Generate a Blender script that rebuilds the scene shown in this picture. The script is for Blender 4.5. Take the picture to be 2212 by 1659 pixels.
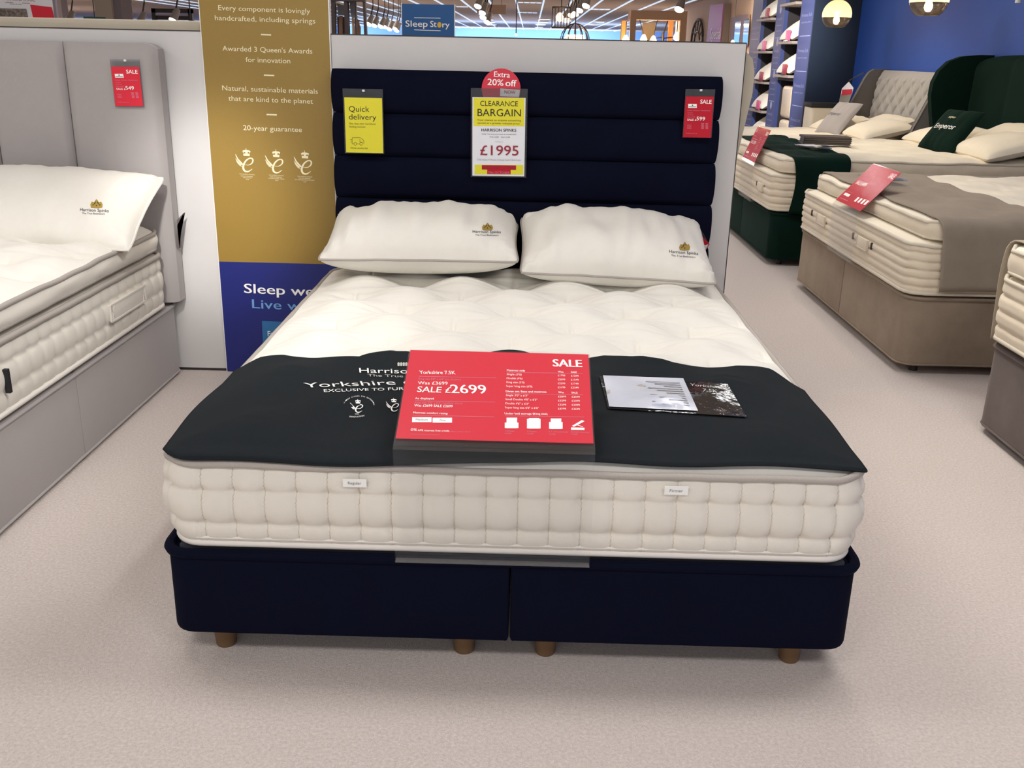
import bpy, bmesh, math, random
import numpy as np
from mathutils import Vector, Matrix, Euler

for o in list(bpy.data.objects): bpy.data.objects.remove(o)
scene = bpy.context.scene
COL = scene.collection
R = random.Random(7)
PI = math.pi

# ------------------------------------------------------------------ camera
IW, IH = 2212.0, 1659.0
CAM = np.array([0.018, -1.894, 1.327]); FPX = 2101.6
PITCH, ROLL, YAW = .3268, .0219, -.0109
_fw = np.array([math.sin(YAW)*math.cos(PITCH), math.cos(YAW)*math.cos(PITCH), -math.sin(PITCH)])
_r = np.array([math.cos(YAW), -math.sin(YAW), 0.0]); _u = np.cross(_r, _fw)
_r2 = math.cos(ROLL)*_r + math.sin(ROLL)*_u; _u2 = -math.sin(ROLL)*_r + math.cos(ROLL)*_u
cd = bpy.data.cameras.new('camera'); cam = bpy.data.objects.new('camera', cd); COL.objects.link(cam)
cd.sensor_fit = 'HORIZONTAL'; cd.sensor_width = 36.0; cd.lens = 36.0*FPX/IW
cd.clip_start = .05; cd.clip_end = 200
m = Matrix(((_r2[0], _u2[0], -_fw[0]), (_r2[1], _u2[1], -_fw[1]), (_r2[2], _u2[2], -_fw[2]))).to_4x4()
m.translation = Vector(CAM); cam.matrix_world = m
scene.camera = cam
def ray(x, y): return _fw + _r2*(x-IW/2)/FPX + _u2*(IH/2-y)/FPX
def ony(x, y, Y): d = ray(x, y); return Vector(CAM + d*(Y-CAM[1])/d[1])
def onx(x, y, X): d = ray(x, y); return Vector(CAM + d*(X-CAM[0])/d[0])
def onz(x, y, Z): d = ray(x, y); return Vector(CAM + d*(Z-CAM[2])/d[2])

# ------------------------------------------------------------------ world, exposure
w = bpy.data.worlds.new('world'); scene.world = w; w.use_nodes = True
w.node_tree.nodes['Background'].inputs[0].default_value = (.98, .985, 1.0, 1)
w.node_tree.nodes['Background'].inputs[1].default_value = .95
vs = scene.view_settings
vs.view_transform = 'Standard'; vs.look = 'None'; vs.gamma = 1.0; vs.use_curve_mapping = False
vs.exposure = -.02

# ------------------------------------------------------------------ large ceiling lights of the shop
CEIL = 2.75
LIGHT_SPOTS = [(x, y) for y in (-4.6, -2.2, 0.5, 3.2, 6.2, 9.0) for x in (-3.6, -1.05, 1.25)]
def area_light(name, loc, sx, sy, power, color, rot=(0, 0, 0), spread=math.pi):
    ld = bpy.data.lights.new(name, 'AREA'); ld.shape = 'RECTANGLE'; ld.size = sx; ld.size_y = sy
    ld.energy = power; ld.color = color; ld.spread = spread
    o = bpy.data.objects.new(name, ld); COL.objects.link(o); o.location = loc; o.rotation_euler = rot
    return o
def spot_light(name, loc, target, power, color, angle=50, blend=.6, radius=.06):
    ld = bpy.data.lights.new(name, 'SPOT'); ld.energy = power; ld.color = color
    ld.spot_size = math.radians(angle); ld.spot_blend = blend; ld.shadow_soft_size = radius
    o = bpy.data.objects.new(name, ld); COL.objects.link(o); o.location = loc
    o.rotation_euler = (Vector(target)-Vector(loc)).to_track_quat('-Z', 'Y').to_euler()
    return o
for i, (x, y) in enumerate(LIGHT_SPOTS):
    area_light('panel_lamp', (x, y, CEIL-.045), 1.1, .5, (24 if x > 0 else 21) if y > -1 else (33 if x > 0 else (30 if x > -2 else 14)), (.985, .98, .975))
# far half of the hall: added fill lamps, then added blue washes
for i, (x, y) in enumerate([(-5, 18), (3, 18), (-5, 30), (3, 30), (-1, 42), (-13, 16), (-16, 28), (-22, 40)]):
    area_light('hall_fill', (x, y, CEIL-.06), 3.0, 1.2, 190 if x > -10 else 480, (1.0, .90, .78))
for x in (-28, -20, -12, -3, 3):  # added blue lamps near the floor to light the end wall
    area_light('wall_wash_fill', (x, 57.0, .6), 5.0, .4, 520, (.60, .75, 1.0), (math.radians(115), 0, 0))
for x in (-6, -1, 4):  # added blue uplights that tint the far ceiling
    area_light('ceiling_wash_fill', (x, 47, .6), 4.0, 1.0, 260, (.35, .55, 1.0), (math.radians(180), 0, 0))
spot_light('track_or_fill_lamp', (-.75, -.9, 2.62), (-1.27, 2.1, .70), 520, (1.0, .97, .93), 15, 1.0, .1)
spot_light('track_or_fill_lamp', (.35, .1, 2.62), (-1.45, 1.15, .15), 120, (1.0, .98, .95), 44, 1.0, .1)  # added unseen fill for the left bed's side and the aisle
spot_light('track_or_fill_lamp', (.2, -.1, 2.62), (.1, 1.0, .5), 3, (1.0, .95, .86), 70, .9)
spot_light('track_or_fill_lamp', (1.6, 8.6, 2.6), (3.2, 11.2, 1.40), 800, (1.0, .93, .86), 46, .7)
spot_light('track_or_fill_lamp', (2.2, 5.6, 2.6), (3.1, 5.4, .7), 80, (1.0, .88, .68), 70, .8)
spot_light('track_or_fill_lamp', (2.2, 7.9, 2.6), (3.2, 7.8, .8), 95, (1.0, .88, .70), 70, .8)
spot_light('track_or_fill_lamp', (.9, 2.4, 2.62), (1.8, 1.0, .45), 120, (1.0, .93, .84), 60, .9)
spot_light('track_or_fill_lamp', (1.9, 4.6, 2.6), (2.6, 3.4, .7), 60, (1.0, .90, .74), 70, .8)
# ------------------------------------------------------------------ materials
def lin(c):
    return tuple(((v/255)/12.92 if v/255 <= .04045 else ((v/255+.055)/1.055)**2.4) for v in c)
MATS = {}
def M(name, rgb, rough=.8, noise=None, bump=None, metallic=0, sheen=0, emit=None, spec=.5, clear=0):
    """noise=(scale, amount, second colour); bump=(scale, strength, distance)"""
    if name in MATS: return MATS[name]
    mt = bpy.data.materials.new(name); mt.use_nodes = True
    nt = mt.node_tree; b = nt.nodes['Principled BSDF']
    c = lin(rgb)
    b.inputs['Base Color'].default_value = (*c, 1)
    b.inputs['Roughness'].default_value = rough
    b.inputs['Metallic'].default_value = metallic
    b.inputs['Specular IOR Level'].default_value = spec
    if sheen:
        b.inputs['Sheen Weight'].default_value = sheen; b.inputs['Sheen Roughness'].default_value = .4
        b.inputs['Sheen Tint'].default_value = (*[min(1, v*3+.05) for v in c], 1)
    if clear: b.inputs['Coat Weight'].default_value = clear; b.inputs['Coat Roughness'].default_value = .08
    tc = nt.nodes.new('ShaderNodeTexCoord')
    if noise:
        sc, amt, c2 = noise
        n = nt.nodes.new('ShaderNodeTexNoise'); n.inputs['Scale'].default_value = sc; n.inputs['Detail'].default_value = 5
        n.inputs['Roughness'].default_value = .65
        nt.links.new(tc.outputs['Object'], n.inputs['Vector'])
        rp = nt.nodes.new('ShaderNodeValToRGB'); rp.color_ramp.elements[0].position = .5-amt; rp.color_ramp.elements[1].position = .5+amt
        rp.color_ramp.elements[0].color = (*lin(c2), 1); rp.color_ramp.elements[1].color = (*c, 1)
        nt.links.new(n.outputs['Fac'], rp.inputs['Fac']); nt.links.new(rp.outputs['Color'], b.inputs['Base Color'])
    if bump:
        sc, st, ds = bump
        n = nt.nodes.new('ShaderNodeTexNoise'); n.inputs['Scale'].default_value = sc; n.inputs['Detail'].default_value = 4
        nt.links.new(tc.outputs['Object'], n.inputs['Vector'])
        bp = nt.nodes.new('ShaderNodeBump'); bp.inputs['Strength'].default_value = st; bp.inputs['Distance'].default_value = ds
        nt.links.new(n.outputs['Fac'], bp.inputs['Height']); nt.links.new(bp.outputs['Normal'], b.inputs['Normal'])
    if emit:
        b.inputs['Emission Color'].default_value = (*lin(emit[0]), 1); b.inputs['Emission Strength'].default_value = emit[1]
    MATS[name] = mt
    return mt
def clear_mat(name, tint, haze=.06, hazecol=(200, 205, 210), rough=.04, gloss=.9, glow=False):
    """thin clear plastic or glass: see-through, a little milky, glossy by Fresnel"""
    if name in MATS: return MATS[name]
    mt = bpy.data.materials.new(name); mt.use_nodes = True; nt = mt.node_tree
    nt.nodes.remove(nt.nodes['Principled BSDF']); out = nt.nodes['Material Output']
    tr = nt.nodes.new('ShaderNodeBsdfTransparent'); tr.inputs[0].default_value = (*lin(tint), 1)
    df = nt.nodes.new('ShaderNodeBsdfTranslucent' if glow else 'ShaderNodeBsdfDiffuse'); df.inputs[0].default_value = (*lin(hazecol), 1)
    gl = nt.nodes.new('ShaderNodeBsdfGlossy'); gl.inputs['Roughness'].default_value = rough
    fr = nt.nodes.new('ShaderNodeFresnel'); fr.inputs[0].default_value = 1.45
    m1 = nt.nodes.new('ShaderNodeMixShader'); m1.inputs[0].default_value = haze
    m2 = nt.nodes.new('ShaderNodeMixShader'); mu = nt.nodes.new('ShaderNodeMath'); mu.operation = 'MULTIPLY'; mu.inputs[1].default_value = gloss
    nt.links.new(tr.outputs[0], m1.inputs[1]); nt.links.new(df.outputs[0], m1.inputs[2])
    nt.links.new(fr.outputs[0], mu.inputs[0]); nt.links.new(mu.outputs[0], m2.inputs[0])
    nt.links.new(m1.outputs[0], m2.inputs[1]); nt.links.new(gl.outputs[0], m2.inputs[2])
    nt.links.new(m2.outputs[0], out.inputs[0])
    MATS[name] = mt
    return mt

# ------------------------------------------------------------------ objects
def setp(o, label=None, cat=None, group=None, kind=None):
    if label: o['label'] = label
    if cat: o['category'] = cat
    if group: o['group'] = group
    if kind: o['kind'] = kind
    return o
def thing(name, label, cat, loc=(0, 0, 0), rz=0, group=None, rot=None):
    o = bpy.data.objects.new(name, None); COL.objects.link(o); o.empty_display_size = .05
    o.location = loc; o.rotation_euler = rot if rot else (0, 0, rz)
    return setp(o, label, cat, group)
def copy_tree(o, parent=None):
    c = o.copy(); COL.objects.link(c); c.parent = parent
    for ch in list(o.children): copy_tree(ch, c)
    return c

class MB:
    def __init__(s): s.v = []; s.f = []
    def add(s, vs, fs):
        k = len(s.v); s.v += [tuple(v) for v in vs]; s.f += [tuple(i+k for i in f) for f in fs]; return s
    def box(s, x0, x1, y0, y1, z0, z1):
        return s.add([(x0, y0, z0), (x1, y0, z0), (x1, y1, z0), (x0, y1, z0), (x0, y0, z1), (x1, y0, z1), (x1, y1, z1), (x0, y1, z1)],
                     [(0, 3, 2, 1), (4, 5, 6, 7), (0, 1, 5, 4), (1, 2, 6, 5), (2, 3, 7, 6), (3, 0, 4, 7)])
    def rbox(s, x0, x1, y0, y1, z0, z1, r=.01, seg=3):
        bm = bmesh.new(); bmesh.ops.create_cube(bm, size=1)
        for v in bm.verts: v.co = Vector(((x0+x1)/2+v.co.x*(x1-x0), (y0+y1)/2+v.co.y*(y1-y0), (z0+z1)/2+v.co.z*(z1-z0)))
        bmesh.ops.bevel(bm, geom=bm.edges[:], offset=r, segments=seg, profile=.5, affect='EDGES')
        bm.verts.ensure_lookup_table(); bm.verts.index_update()
        s.add([v.co[:] for v in bm.verts], [[v.index for v in f.verts] for f in bm.faces]); bm.free(); return s
    def grid(s, P, closed_u=False, flip=False):
        """P: array of rows of points"""
        n, mm = len(P), len(P[0]); vs = [p for row in P for p in row]; fs = []
        for i in range(n-1):
            for j in range(mm if closed_u else mm-1):
                a, b, c, d = i*mm+j, i*mm+(j+1) % mm, (i+1)*mm+(j+1) % mm, (i+1)*mm+j
                fs.append((a, d, c, b) if flip else (a, b, c, d))
        return s.add(vs, fs)
    def tube(s, pts, r, seg=8, closed=False, caps=True):
        pts = [Vector(p) for p in pts]; n = len(pts); rows = []
        up = Vector((0, 0, 1))
        for i, p in enumerate(pts):
            a = pts[(i-1) % n] if (closed or i > 0) else p; b = pts[(i+1) % n] if (closed or i < n-1) else p
            t = (b-a).normalized() if (b-a).length > 1e-9 else Vector((0, 0, 1))
            ref = up if abs(t.dot(up)) < .95 else Vector((1, 0, 0))
            e1 = t.cross(ref).normalized(); e2 = t.cross(e1).normalized()
            rr = r[i] if isinstance(r, (list, tuple)) else r
            rows.append([p + e1*rr*math.cos(2*PI*k/seg) + e2*rr*math.sin(2*PI*k/seg) for k in range(seg)])
        if closed: rows.append(rows[0])
        k0 = len(s.v); s.grid(rows, True)
        if caps and not closed:
            s.f.append(tuple(k0+k for k in range(seg))[::-1]); s.f.append(tuple(k0+(n-1)*seg+k for k in range(seg)))
        return s
    def lathe(s, prof, seg=24, c=(0, 0, 0)):
        """prof: (r, z) pairs from bottom to top"""
        rows = [[(c[0]+r*math.cos(2*PI*k/seg), c[1]+r*math.sin(2*PI*k/seg), c[2]+z) for k in range(seg)] for r, z in prof]
        return s.grid(rows, True)
    def cyl(s, c, r, z0, z1, seg=20, r2=None):
        r2 = r if r2 is None else r2
        k0 = len(s.v); s.lathe([(r, z0), (r2, z1)], seg, (c[0], c[1], 0))
        s.f.append(tuple(k0+k for k in range(seg))[::-1]); s.f.append(tuple(k0+seg+k for k in range(seg))); return s
    def prism(s, poly, a0, a1, axis='y'):
        """poly of 2-D points extruded along axis ('y': poly is x,z; 'x': poly is y,z; 'z': x,y)"""
        n = len(poly)
        def pt(p, a): return (p[0], a, p[1]) if axis == 'y' else ((a, p[0], p[1]) if axis == 'x' else (p[0], p[1], a))
        vs = [pt(p, a0) for p in poly]+[pt(p, a1) for p in poly]
        fs = [tuple(range(n)), tuple(range(2*n-1, n-1, -1))]+[(i, n+i, n+(i+1) % n, (i+1) % n) for i in range(n)]
        return s.add(vs, fs)
    def map(s, fn): s.v = [tuple(fn(*p)) for p in s.v]; return s
    def build(s, name, mat, parent=None, smooth=True, fix=True, sharp=35, loc=None):
        me = bpy.data.meshes.new(name); me.from_pydata(s.v, [], s.f); me.update()
        bm = bmesh.new(); bm.from_mesh(me)
        if fix: bmesh.ops.recalc_face_normals(bm, faces=bm.faces[:])
        if smooth:
            for f in bm.faces: f.smooth = True
            lim = math.radians(sharp)
            for e in bm.edges:
                if len(e.link_faces) == 2 and e.calc_face_angle(0) > lim: e.smooth = False
        bm.to_mesh(me); bm.free()
        me.materials.append(mat)
        o = bpy.data.objects.new(name, me); COL.objects.link(o)
        if parent: o.parent = parent
        if loc: o.location = loc
        return o

# ------------------------------------------------------------------ lettering
_tc = {}
def glyphs(txt):
    """flat mesh of a line of text scaled to a unit box: width 1, cap height 1 (baseline at 0)"""
    if txt in _tc: return _tc[txt]
    cu = bpy.data.curves.new('t', 'FONT'); cu.body = txt; cu.size = 1; cu.resolution_u = 3; cu.fill_mode = 'FRONT'
    ob = bpy.data.objects.new('t', cu); COL.objects.link(ob)
    dg = bpy.context.evaluated_depsgraph_get(); dg.update()
    me = bpy.data.meshes.new_from_object(ob.evaluated_get(dg))
    vs = [(v.co.x, v.co.y) for v in me.vertices]; fs = [tuple(p.vertices) for p in me.polygons]
    bpy.data.objects.remove(ob); bpy.data.curves.remove(cu); bpy.data.meshes.remove(me)
    x0 = min(v[0] for v in vs); x1 = max(v[0] for v in vs)
    vs = [((v[0]-x0)/(x1-x0), v[1]/.73) for v in vs]
    _tc[txt] = (vs, fs); return _tc[txt]
def homography(src, dst):
    A, B = [], []
    for (x, y), (u, v) in zip(src, dst):
        A.append([x, y, 1, 0, 0, 0, -u*x, -u*y]); B.append(u)
        A.append([0, 0, 0, x, y, 1, -v*x, -v*y]); B.append(v)
    h = np.linalg.solve(np.array(A, float), np.array(B, float))
    def f(x, y):
        d = h[6]*x+h[7]*y+1; return ((h[0]*x+h[1]*y+h[2])/d, (h[3]*x+h[4]*y+h[5])/d)
    return f
class Print:
    """flat print laid out in the pixels of a view of the sign; quad = TL, TR, BR, BL there; w, h = real size.
    Result lies in local x (right), y (up) from the lower-left corner."""
    def __init__(s, quad, w, h):
        s.H = homography(quad, [(0, h), (w, h), (w, 0), (0, 0)]); s.layers = {}
    def mb(s, mat): return s.layers.setdefault((mat, 'lines'), MB())
    def part(s, mat):
        s.n = getattr(s, 'n', 0)+1; return s.layers.setdefault((mat, s.n), MB())
    def text(s, txt, x0, y0, x1, y1, hp, mat, bold=0):
        vs, fs = glyphs(txt); a = s.H(x0, y0); b = s.H(x1, y1); t = s.H(x0, y0-hp); hh = math.hypot(t[0]-a[0], t[1]-a[1])
        ex = (b[0]-a[0], b[1]-a[1]); ln = math.hypot(*ex); n = (-ex[1]/ln*hh, ex[0]/ln*hh)
        mb = s.part(mat)
        for i, k in enumerate((0,) if not bold else (-bold, 0, bold)):
            o = k*hh*.05*getattr(s, 'bs', 1.0)
            mb.add([(a[0]+ex[0]*u+n[0]*v+o, a[1]+ex[1]*u+n[1]*v, i*.00012) for u, v in vs], fs)
    def quad(s, pts, mat, own=True): (s.part(mat) if own else s.mb(mat)).add([(*s.H(*p), getattr(s, 'n', 0)*.000006 if own else 0) for p in pts], [tuple(range(len(pts)))])
    def rect(s, x0, y0, x1, y1, mat): s.quad([(x0, y0), (x1, y0), (x1, y1), (x0, y1)], mat)
    def line(s, x0, y0, x1, y1, wd, mat): 
        dx, dy = x1-x0, y1-y0; l = math.hypot(dx, dy); nx, ny = -dy/l*wd/2, dx/l*wd/2
        s.quad([(x0+nx, y0+ny), (x1+nx, y1+ny), (x1-nx, y1-ny), (x0-nx, y0-ny)], mat, False)
    def build(s, parent, place, names, lift=.0006):
        order = getattr(s, 'order', None) or list(dict.fromkeys(k[0] for k in s.layers))
        for (mt, nn), mb in s.layers.items():
            i = order.index(mt)
            mb.v = [tuple(place(x, y, lift*(i+1)+z)) for x, y, z in mb.v]
            o = mb.build('fine_print' if nn == 'lines' else names.get(mt, 'printed_lettering'), MATS[mt], parent, smooth=False, fix=False)
            if nn == 'lines': o['kind'] = 'stuff'
def smooth01(t): t = max(0, min(1, t)); return t*t*(3-2*t)
def pix(P):
    d = np.array(P)-CAM; z = d@_fw; return np.array([IW/2+FPX*(d@_r2)/z, IH/2-FPX*(d@_u2)/z])
class SurfPx:
    """points of a surface fn(u, v) (local to obj) that a photo pixel looks at"""
    def __init__(s, obj, fn, uv): 
        s.fn = fn; s.uv = uv; s.M = Matrix.LocRotScale(obj.location, obj.rotation_euler, None)
    def __call__(s, px, py, lift=.0018):
        u, v = s.uv
        def F(u, v): return pix(s.M @ s.fn(max(-.99, min(.99, u)), max(-.99, min(.99, v))))
        for _ in range(7):
            f0 = F(u, v); J = np.array([(F(u+.004, v)-f0)/.004, (F(u, v+.004)-f0)/.004]).T
            du = np.linalg.solve(J+np.eye(2)*1e-6, np.array([px, py])-f0); u += max(-.2, min(.2, du[0])); v += max(-.2, min(.2, du[1]))
        p = s.fn(u, v); a = s.fn(u+.01, v)-p; b = s.fn(u, v+.01)-p; n = a.cross(b).normalized()
        return p+n*lift
from mathutils import noise as _n
def nz(x, y, z=0): return _n.noise(Vector((x, y, z)))
# ------------------------------------------------------------------ palette
M('carpet', (214, 203, 197), 1.0, (130, .18, (190, 178, 171)), (330, .6, .005), spec=.1)
M('board_white', (205, 202, 200), .55, (3, .4, (200, 197, 195)))
M('alu', (120, 118, 116), .35, metallic=.6)
M('gold_print', (150, 121, 52), .42, (90, .4, (144, 115, 48)))
M('blue_print', (20, 32, 112), .45)
M('sky_print', (40, 110, 165), .45)
M('white_print', (250, 248, 244), .6)
M('pale_blue_print', (110, 160, 215), .6)
M('cream_print', (236, 226, 188), .6)
M('red_print', (216, 44, 62), .5, spec=.25)
M('red_dull', (186, 34, 50), .6, spec=.15)
M('crimson_print', (150, 26, 48), .5)
M('black_print', (22, 22, 26), .6)
M('grey_print', (120, 116, 118), .6)
M('yellow_print', (222, 212, 40), .5)
M('olive_print', (96, 92, 20), .6)
M('pink_print', (206, 120, 140), .5)
M('paper', (226, 226, 230), .5)
M('ceiling_tile', (176, 160, 146), .9, (2, .4, (164, 148, 136)))
M('teal_wall', (34, 80, 172), .6, (2, .4, (32, 76, 164)))
M('far_blue', (112, 150, 216), .7)
M('tan_wall', (186, 158, 134), .8)
M('led', (230, 240, 255), .5, emit=((190, 222, 255), .75))
M('lamp_white', (255, 250, 240), .5, emit=((255, 244, 230), 6))
M('lamp_warm', (255, 220, 170), .5, emit=((255, 205, 150), 9))
M('dark_steel', (44, 38, 36), .5)
M('white_paint', (226, 224, 220), .5)

# ------------------------------------------------------------------ room
def struct(name, mb, mat, label=None, parent=None, **k):
    o = mb.build(name, MATS[mat], parent, **k)
    if not parent: setp(o, label, None, None, 'structure')
    return o
FAR = 60.0
struct('floor', MB().box(-38, 12, -6, FAR, -.06, 0), 'carpet', 'pale pinkish beige carpet over the whole shop floor', smooth=False)
struct('ceiling', MB().box(-38, 12, -6, FAR, CEIL, CEIL+.1), 'ceiling_tile', 'low brownish tiled shop ceiling', smooth=False)
struct('wall_far', MB().box(-38, 12, FAR, FAR+.15, 0, CEIL), 'far_blue', 'blue lit end wall far across the shop', smooth=False)
struct('wall_right', MB().box(3.8, 3.95, -6, 10.25, 0, CEIL), 'teal_wall', 'mid blue wall behind the winged headboards', smooth=False)
struct('wall_tan', MB().box(4.45, 4.6, 13.6, 30, 0, CEIL), 'tan_wall', 'tan side wall beyond the pillow shelves', smooth=False)
# ceiling bars (bright lines running away from the viewer)
bars = MB()
for k in range(-16, 8):
    x = -.42+.77*k
    struct('trim_%d' % (k+17), MB().box(x-.022, x+.022, 14, FAR-.2, CEIL-.025, CEIL), 'led', 'bright ceiling light line running to the far wall', smooth=False)
# partition behind the bed: left board, right board, end trims
PY = 2.10
pl = struct('wall_left_partition', MB().box(-3.4, -1.262, PY, PY+.03, .012, 1.385), 'board_white', 'white low partition board behind the grey headboard', smooth=False)
struct('top_edge_trim', MB().box(-3.4, -1.262, PY-.002, PY+.032, 1.385, 1.389), 'dark_steel', parent=pl, smooth=False)
struct('base_strip', MB().box(-3.4, -1.262, PY+.002, PY+.028, 0, .012), 'dark_steel', parent=pl, smooth=False)
pr_ = struct('wall_main_partition', MB().box(-.757, .850, PY, PY+.03, .012, 1.384), 'board_white', 'white low partition board behind the navy headboard', smooth=False)
struct('top_edge_trim', MB().box(-.757, .8515, PY-.002, PY+.032, 1.384, 1.388), 'dark_steel', parent=pr_, smooth=False)
struct('end_edge_trim', MB().box(.850, .8535, PY-.001, PY+.031, 0, 1.384), 'dark_steel', parent=pr_, smooth=False)
struct('base_strip', MB().box(-.757, .85, PY+.002, PY+.028, 0, .012), 'dark_steel', parent=pr_, smooth=False)

# ceiling light fittings that carry the near lamps
fit = None
for x, y in LIGHT_SPOTS:
    if fit is None:
        fit = thing('ceiling_light', 'square recessed ceiling light panel over the beds', 'ceiling light', (x, y, CEIL-.04), 0, 'ceiling light panels over the beds')
        f = MB()
        for a in ((-.62, .62, -.32, -.29), (-.62, .62, .29, .32), (-.62, -.59, -.29, .29), (.59, .62, -.29, .29)): f.box(*a, 0, .04)
        f.build('frame', MATS['white_paint'], fit, smooth=False)
        MB().box(-.59, .59, -.29, .29, .02, .03).build('diffuser', M('diffuser', (240, 238, 230), .6), fit, smooth=False)
    else:
        c = copy_tree(fit); c.location = (x, y, CEIL-.04)

# ------------------------------------------------------------------ emblem used on the banner and the bed runner
def emblem():
    """winged letter e under a crown; unit: px of a 415 x 540 drawing, y down from the top"""
    ox, oy = 270, 180
    path = [(478, 556), (580, 558), (648, 512), (668, 450), (640, 412), (580, 418), (508, 478), (462, 570), (462, 645), (500, 694), (570, 698), (655, 640)]
    wd = [6, 14, 26, 34, 26, 26, 34, 42, 44, 36, 26, 8]
    # smooth by Catmull-Rom
    P, Wd = [], []
    for i in range(len(path)-1):
        p0, p1, p2, p3 = [np.array(path[max(0, min(len(path)-1, k))], float) for k in (i-1, i, i+1, i+2)]
        for t in np.linspace(0, 1, 6, endpoint=False):
            P.append(.5*((2*p1)+(-p0+p2)*t+(2*p0-5*p1+4*p2-p3)*t*t+(-p0+3*p1-3*p2+p3)*t**3)); Wd.append(wd[i]*(1-t)+wd[i+1]*t)
    P.append(np.array(path[-1], float)); Wd.append(wd[-1])
    mb = MB(); L, Rr = [], []
    for i, p in enumerate(P):
        d = P[min(i+1, len(P)-1)]-P[max(i-1, 0)]; d = d/np.linalg.norm(d); n = np.array([-d[1], d[0]])
        L.append(p+n*Wd[i]/2); Rr.append(p-n*Wd[i]/2)
    mb.add([(*q, 0) for q in L]+[(*q, 0) for q in Rr], [(i, i+1, len(L)+i+1, len(L)+i) for i in range(len(L)-1)])
    for poly in [[(440, 252), (478, 236), (512, 236), (517, 190), (523, 190), (528, 236), (575, 238), (615, 256), (603, 300), (580, 275), (552, 285), (552, 310), (598, 312), (598, 365), (462, 360), (458, 312), (505, 310), (505, 285), (480, 278), (455, 300)],
                 [(282, 330), (300, 342), (350, 430), (462, 545), (425, 560), (325, 445)], [(284, 415), (322, 458), (422, 562), (398, 570), (312, 482)],
                 [(300, 476), (398, 572), (430, 580), (400, 588), (328, 522)], [(338, 545), (402, 588), (440, 592), (425, 600), (362, 568)]]:
        mb.add([(*p, 0) for p in poly], [tuple(range(len(poly)))])
    return [((x-ox)/540, 1-(y-oy)/540) for x, y, z in mb.v], mb.f
EMB = emblem()

# ------------------------------------------------------------------ the printed banner panel
bn = thing('banner_panel', 'tall gold and blue printed banner board beside the navy headboard', 'banner', (-1.2595, PY-.006, 0))
BWd, BHt = .497, 2.2
MB().box(0, BWd, 0, .03, 0, .482).build('blue_lower_board', MATS['blue_print'], bn, smooth=False)
MB().box(0, BWd, 0, .03, .482, BHt).build('gold_upper_board', MATS['gold_print'], bn, smooth=False)
MB().box(BWd, BWd+.004, -.001, .03, 0, BHt).build('edge_strip', MATS['white_paint'], bn, smooth=False)
MB().box(-.003, 0, -.001, .03, 0, BHt).build('edge_strip', MATS['white_paint'], bn, smooth=False)
q = [ony(x, y, PY-.006) for x, y in ((0, 0),)]
class Wall2D(Print):
    """print on an upright board: photo pixels go straight to the board plane"""
    def __init__(s, Y, ox): s.layers = {}; s.Y = Y; s.ox = ox
    def H(s, x, y): p = ony(x, y, s.Y); return (p.x-s.ox, p.z)
pb = Wall2D(PY-.006, -1.2595)
S = 740/2212
for t, x0, y0, x1, y1, h in [('Every component is lovingly', 1410, 65, 2003, 88, 34), ('handcrafted, including springs', 1388, 130, 2036, 152, 34),
        ("Awarded 3 Queen's Awards", 1437, 327, 2017, 347, 34), ('for innovation', 1587, 400, 1875, 409, 34),
        ('Natural, sustainable materials', 1436, 583, 2053, 606, 34), ('that are kind to the planet', 1476, 650, 2021, 670, 34),
        ('20-year guarantee', 1571, 840, 1950, 853, 34)]:
    pb.text(t, x0*S, y0*S, x1*S, y1*S, h*S, 'cream_print')
for x0, y0, x1, y1 in ((1685, 223, 1751, 226), (1704, 485, 1771, 488), (1721, 739, 1788, 742)):
    pb.line(x0*S, y0*S, x1*S, y1*S, 9*S, 'cream_print')
K = 220/2212
for ex, ey, lines in [(270, 180, ((372, 770, 705, 790, "THE QUEEN'S AWARDS"), (405, 815, 665, 832, 'FOR ENTERPRISE'), (455, 850, 635, 862, 'INNOVATION'), (515, 888, 582, 893, '2018'))),
                      (915, 205, ((1010, 795, 1340, 812, "THE QUEEN'S AWARDS"), (1045, 835, 1297, 848, 'FOR ENTERPRISE'), (1010, 865, 1348, 885, 'INTERNATIONAL TRADE'), (1150, 912, 1218, 916, '2019'))),
                      (1540, 232, ((1630, 823, 1955, 840, "THE QUEEN'S AWARDS"), (1660, 862, 1915, 875, 'FOR ENTERPRISE'), (1580, 893, 2008, 912, 'SUSTAINABLE DEVELOPMENT'), (1765, 940, 1830, 945, '2019')))]:
    vs, fs = EMB
    pb.part('cream_print').add([(*pb.H((480/K+ex+u*540)*K, (300/K+ey+(1-v)*540+.03*u*540)*K), 0) for u, v in vs], fs)
    for x0, y0, x1, y1, t in lines: pb.text(t, 480+x0*K, 300+y0*K, 480+x1*K, 300+y1*K, 22*K, 'cream_print')
K = 320/2042
def bt(t, x0, y0, x1, y1, h, mt, b=0): pb.text(t, 420+x0*K, 560+y0*K, 420+x1*K, 560+y1*K, h*K, mt, b)
bt('Sleep well', 690, 462, 1760, 512, 135, 'white_print', .5)
bt('Live well', 800, 672, 1700, 712, 130, 'pale_blue_print', .3)
pb.quad([(420+x*K, 560+y*K) for x, y in ((932, 848), (2000, 900), (2050, 1350), (950, 1300))], 'sky_print')
bt('Fu', 1012, 1058, 1100, 1062, 75, 'white_print')
pb.order = list(('cream_print', 'sky_print', 'white_print', 'pale_blue_print'))
pb.build(bn, lambda x, y, l: (x, -l, y), {'cream_print': 'cream_lettering', 'sky_print': 'blue_panel_print', 'white_print': 'white_lettering', 'pale_blue_print': 'pale_blue_lettering'})
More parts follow.
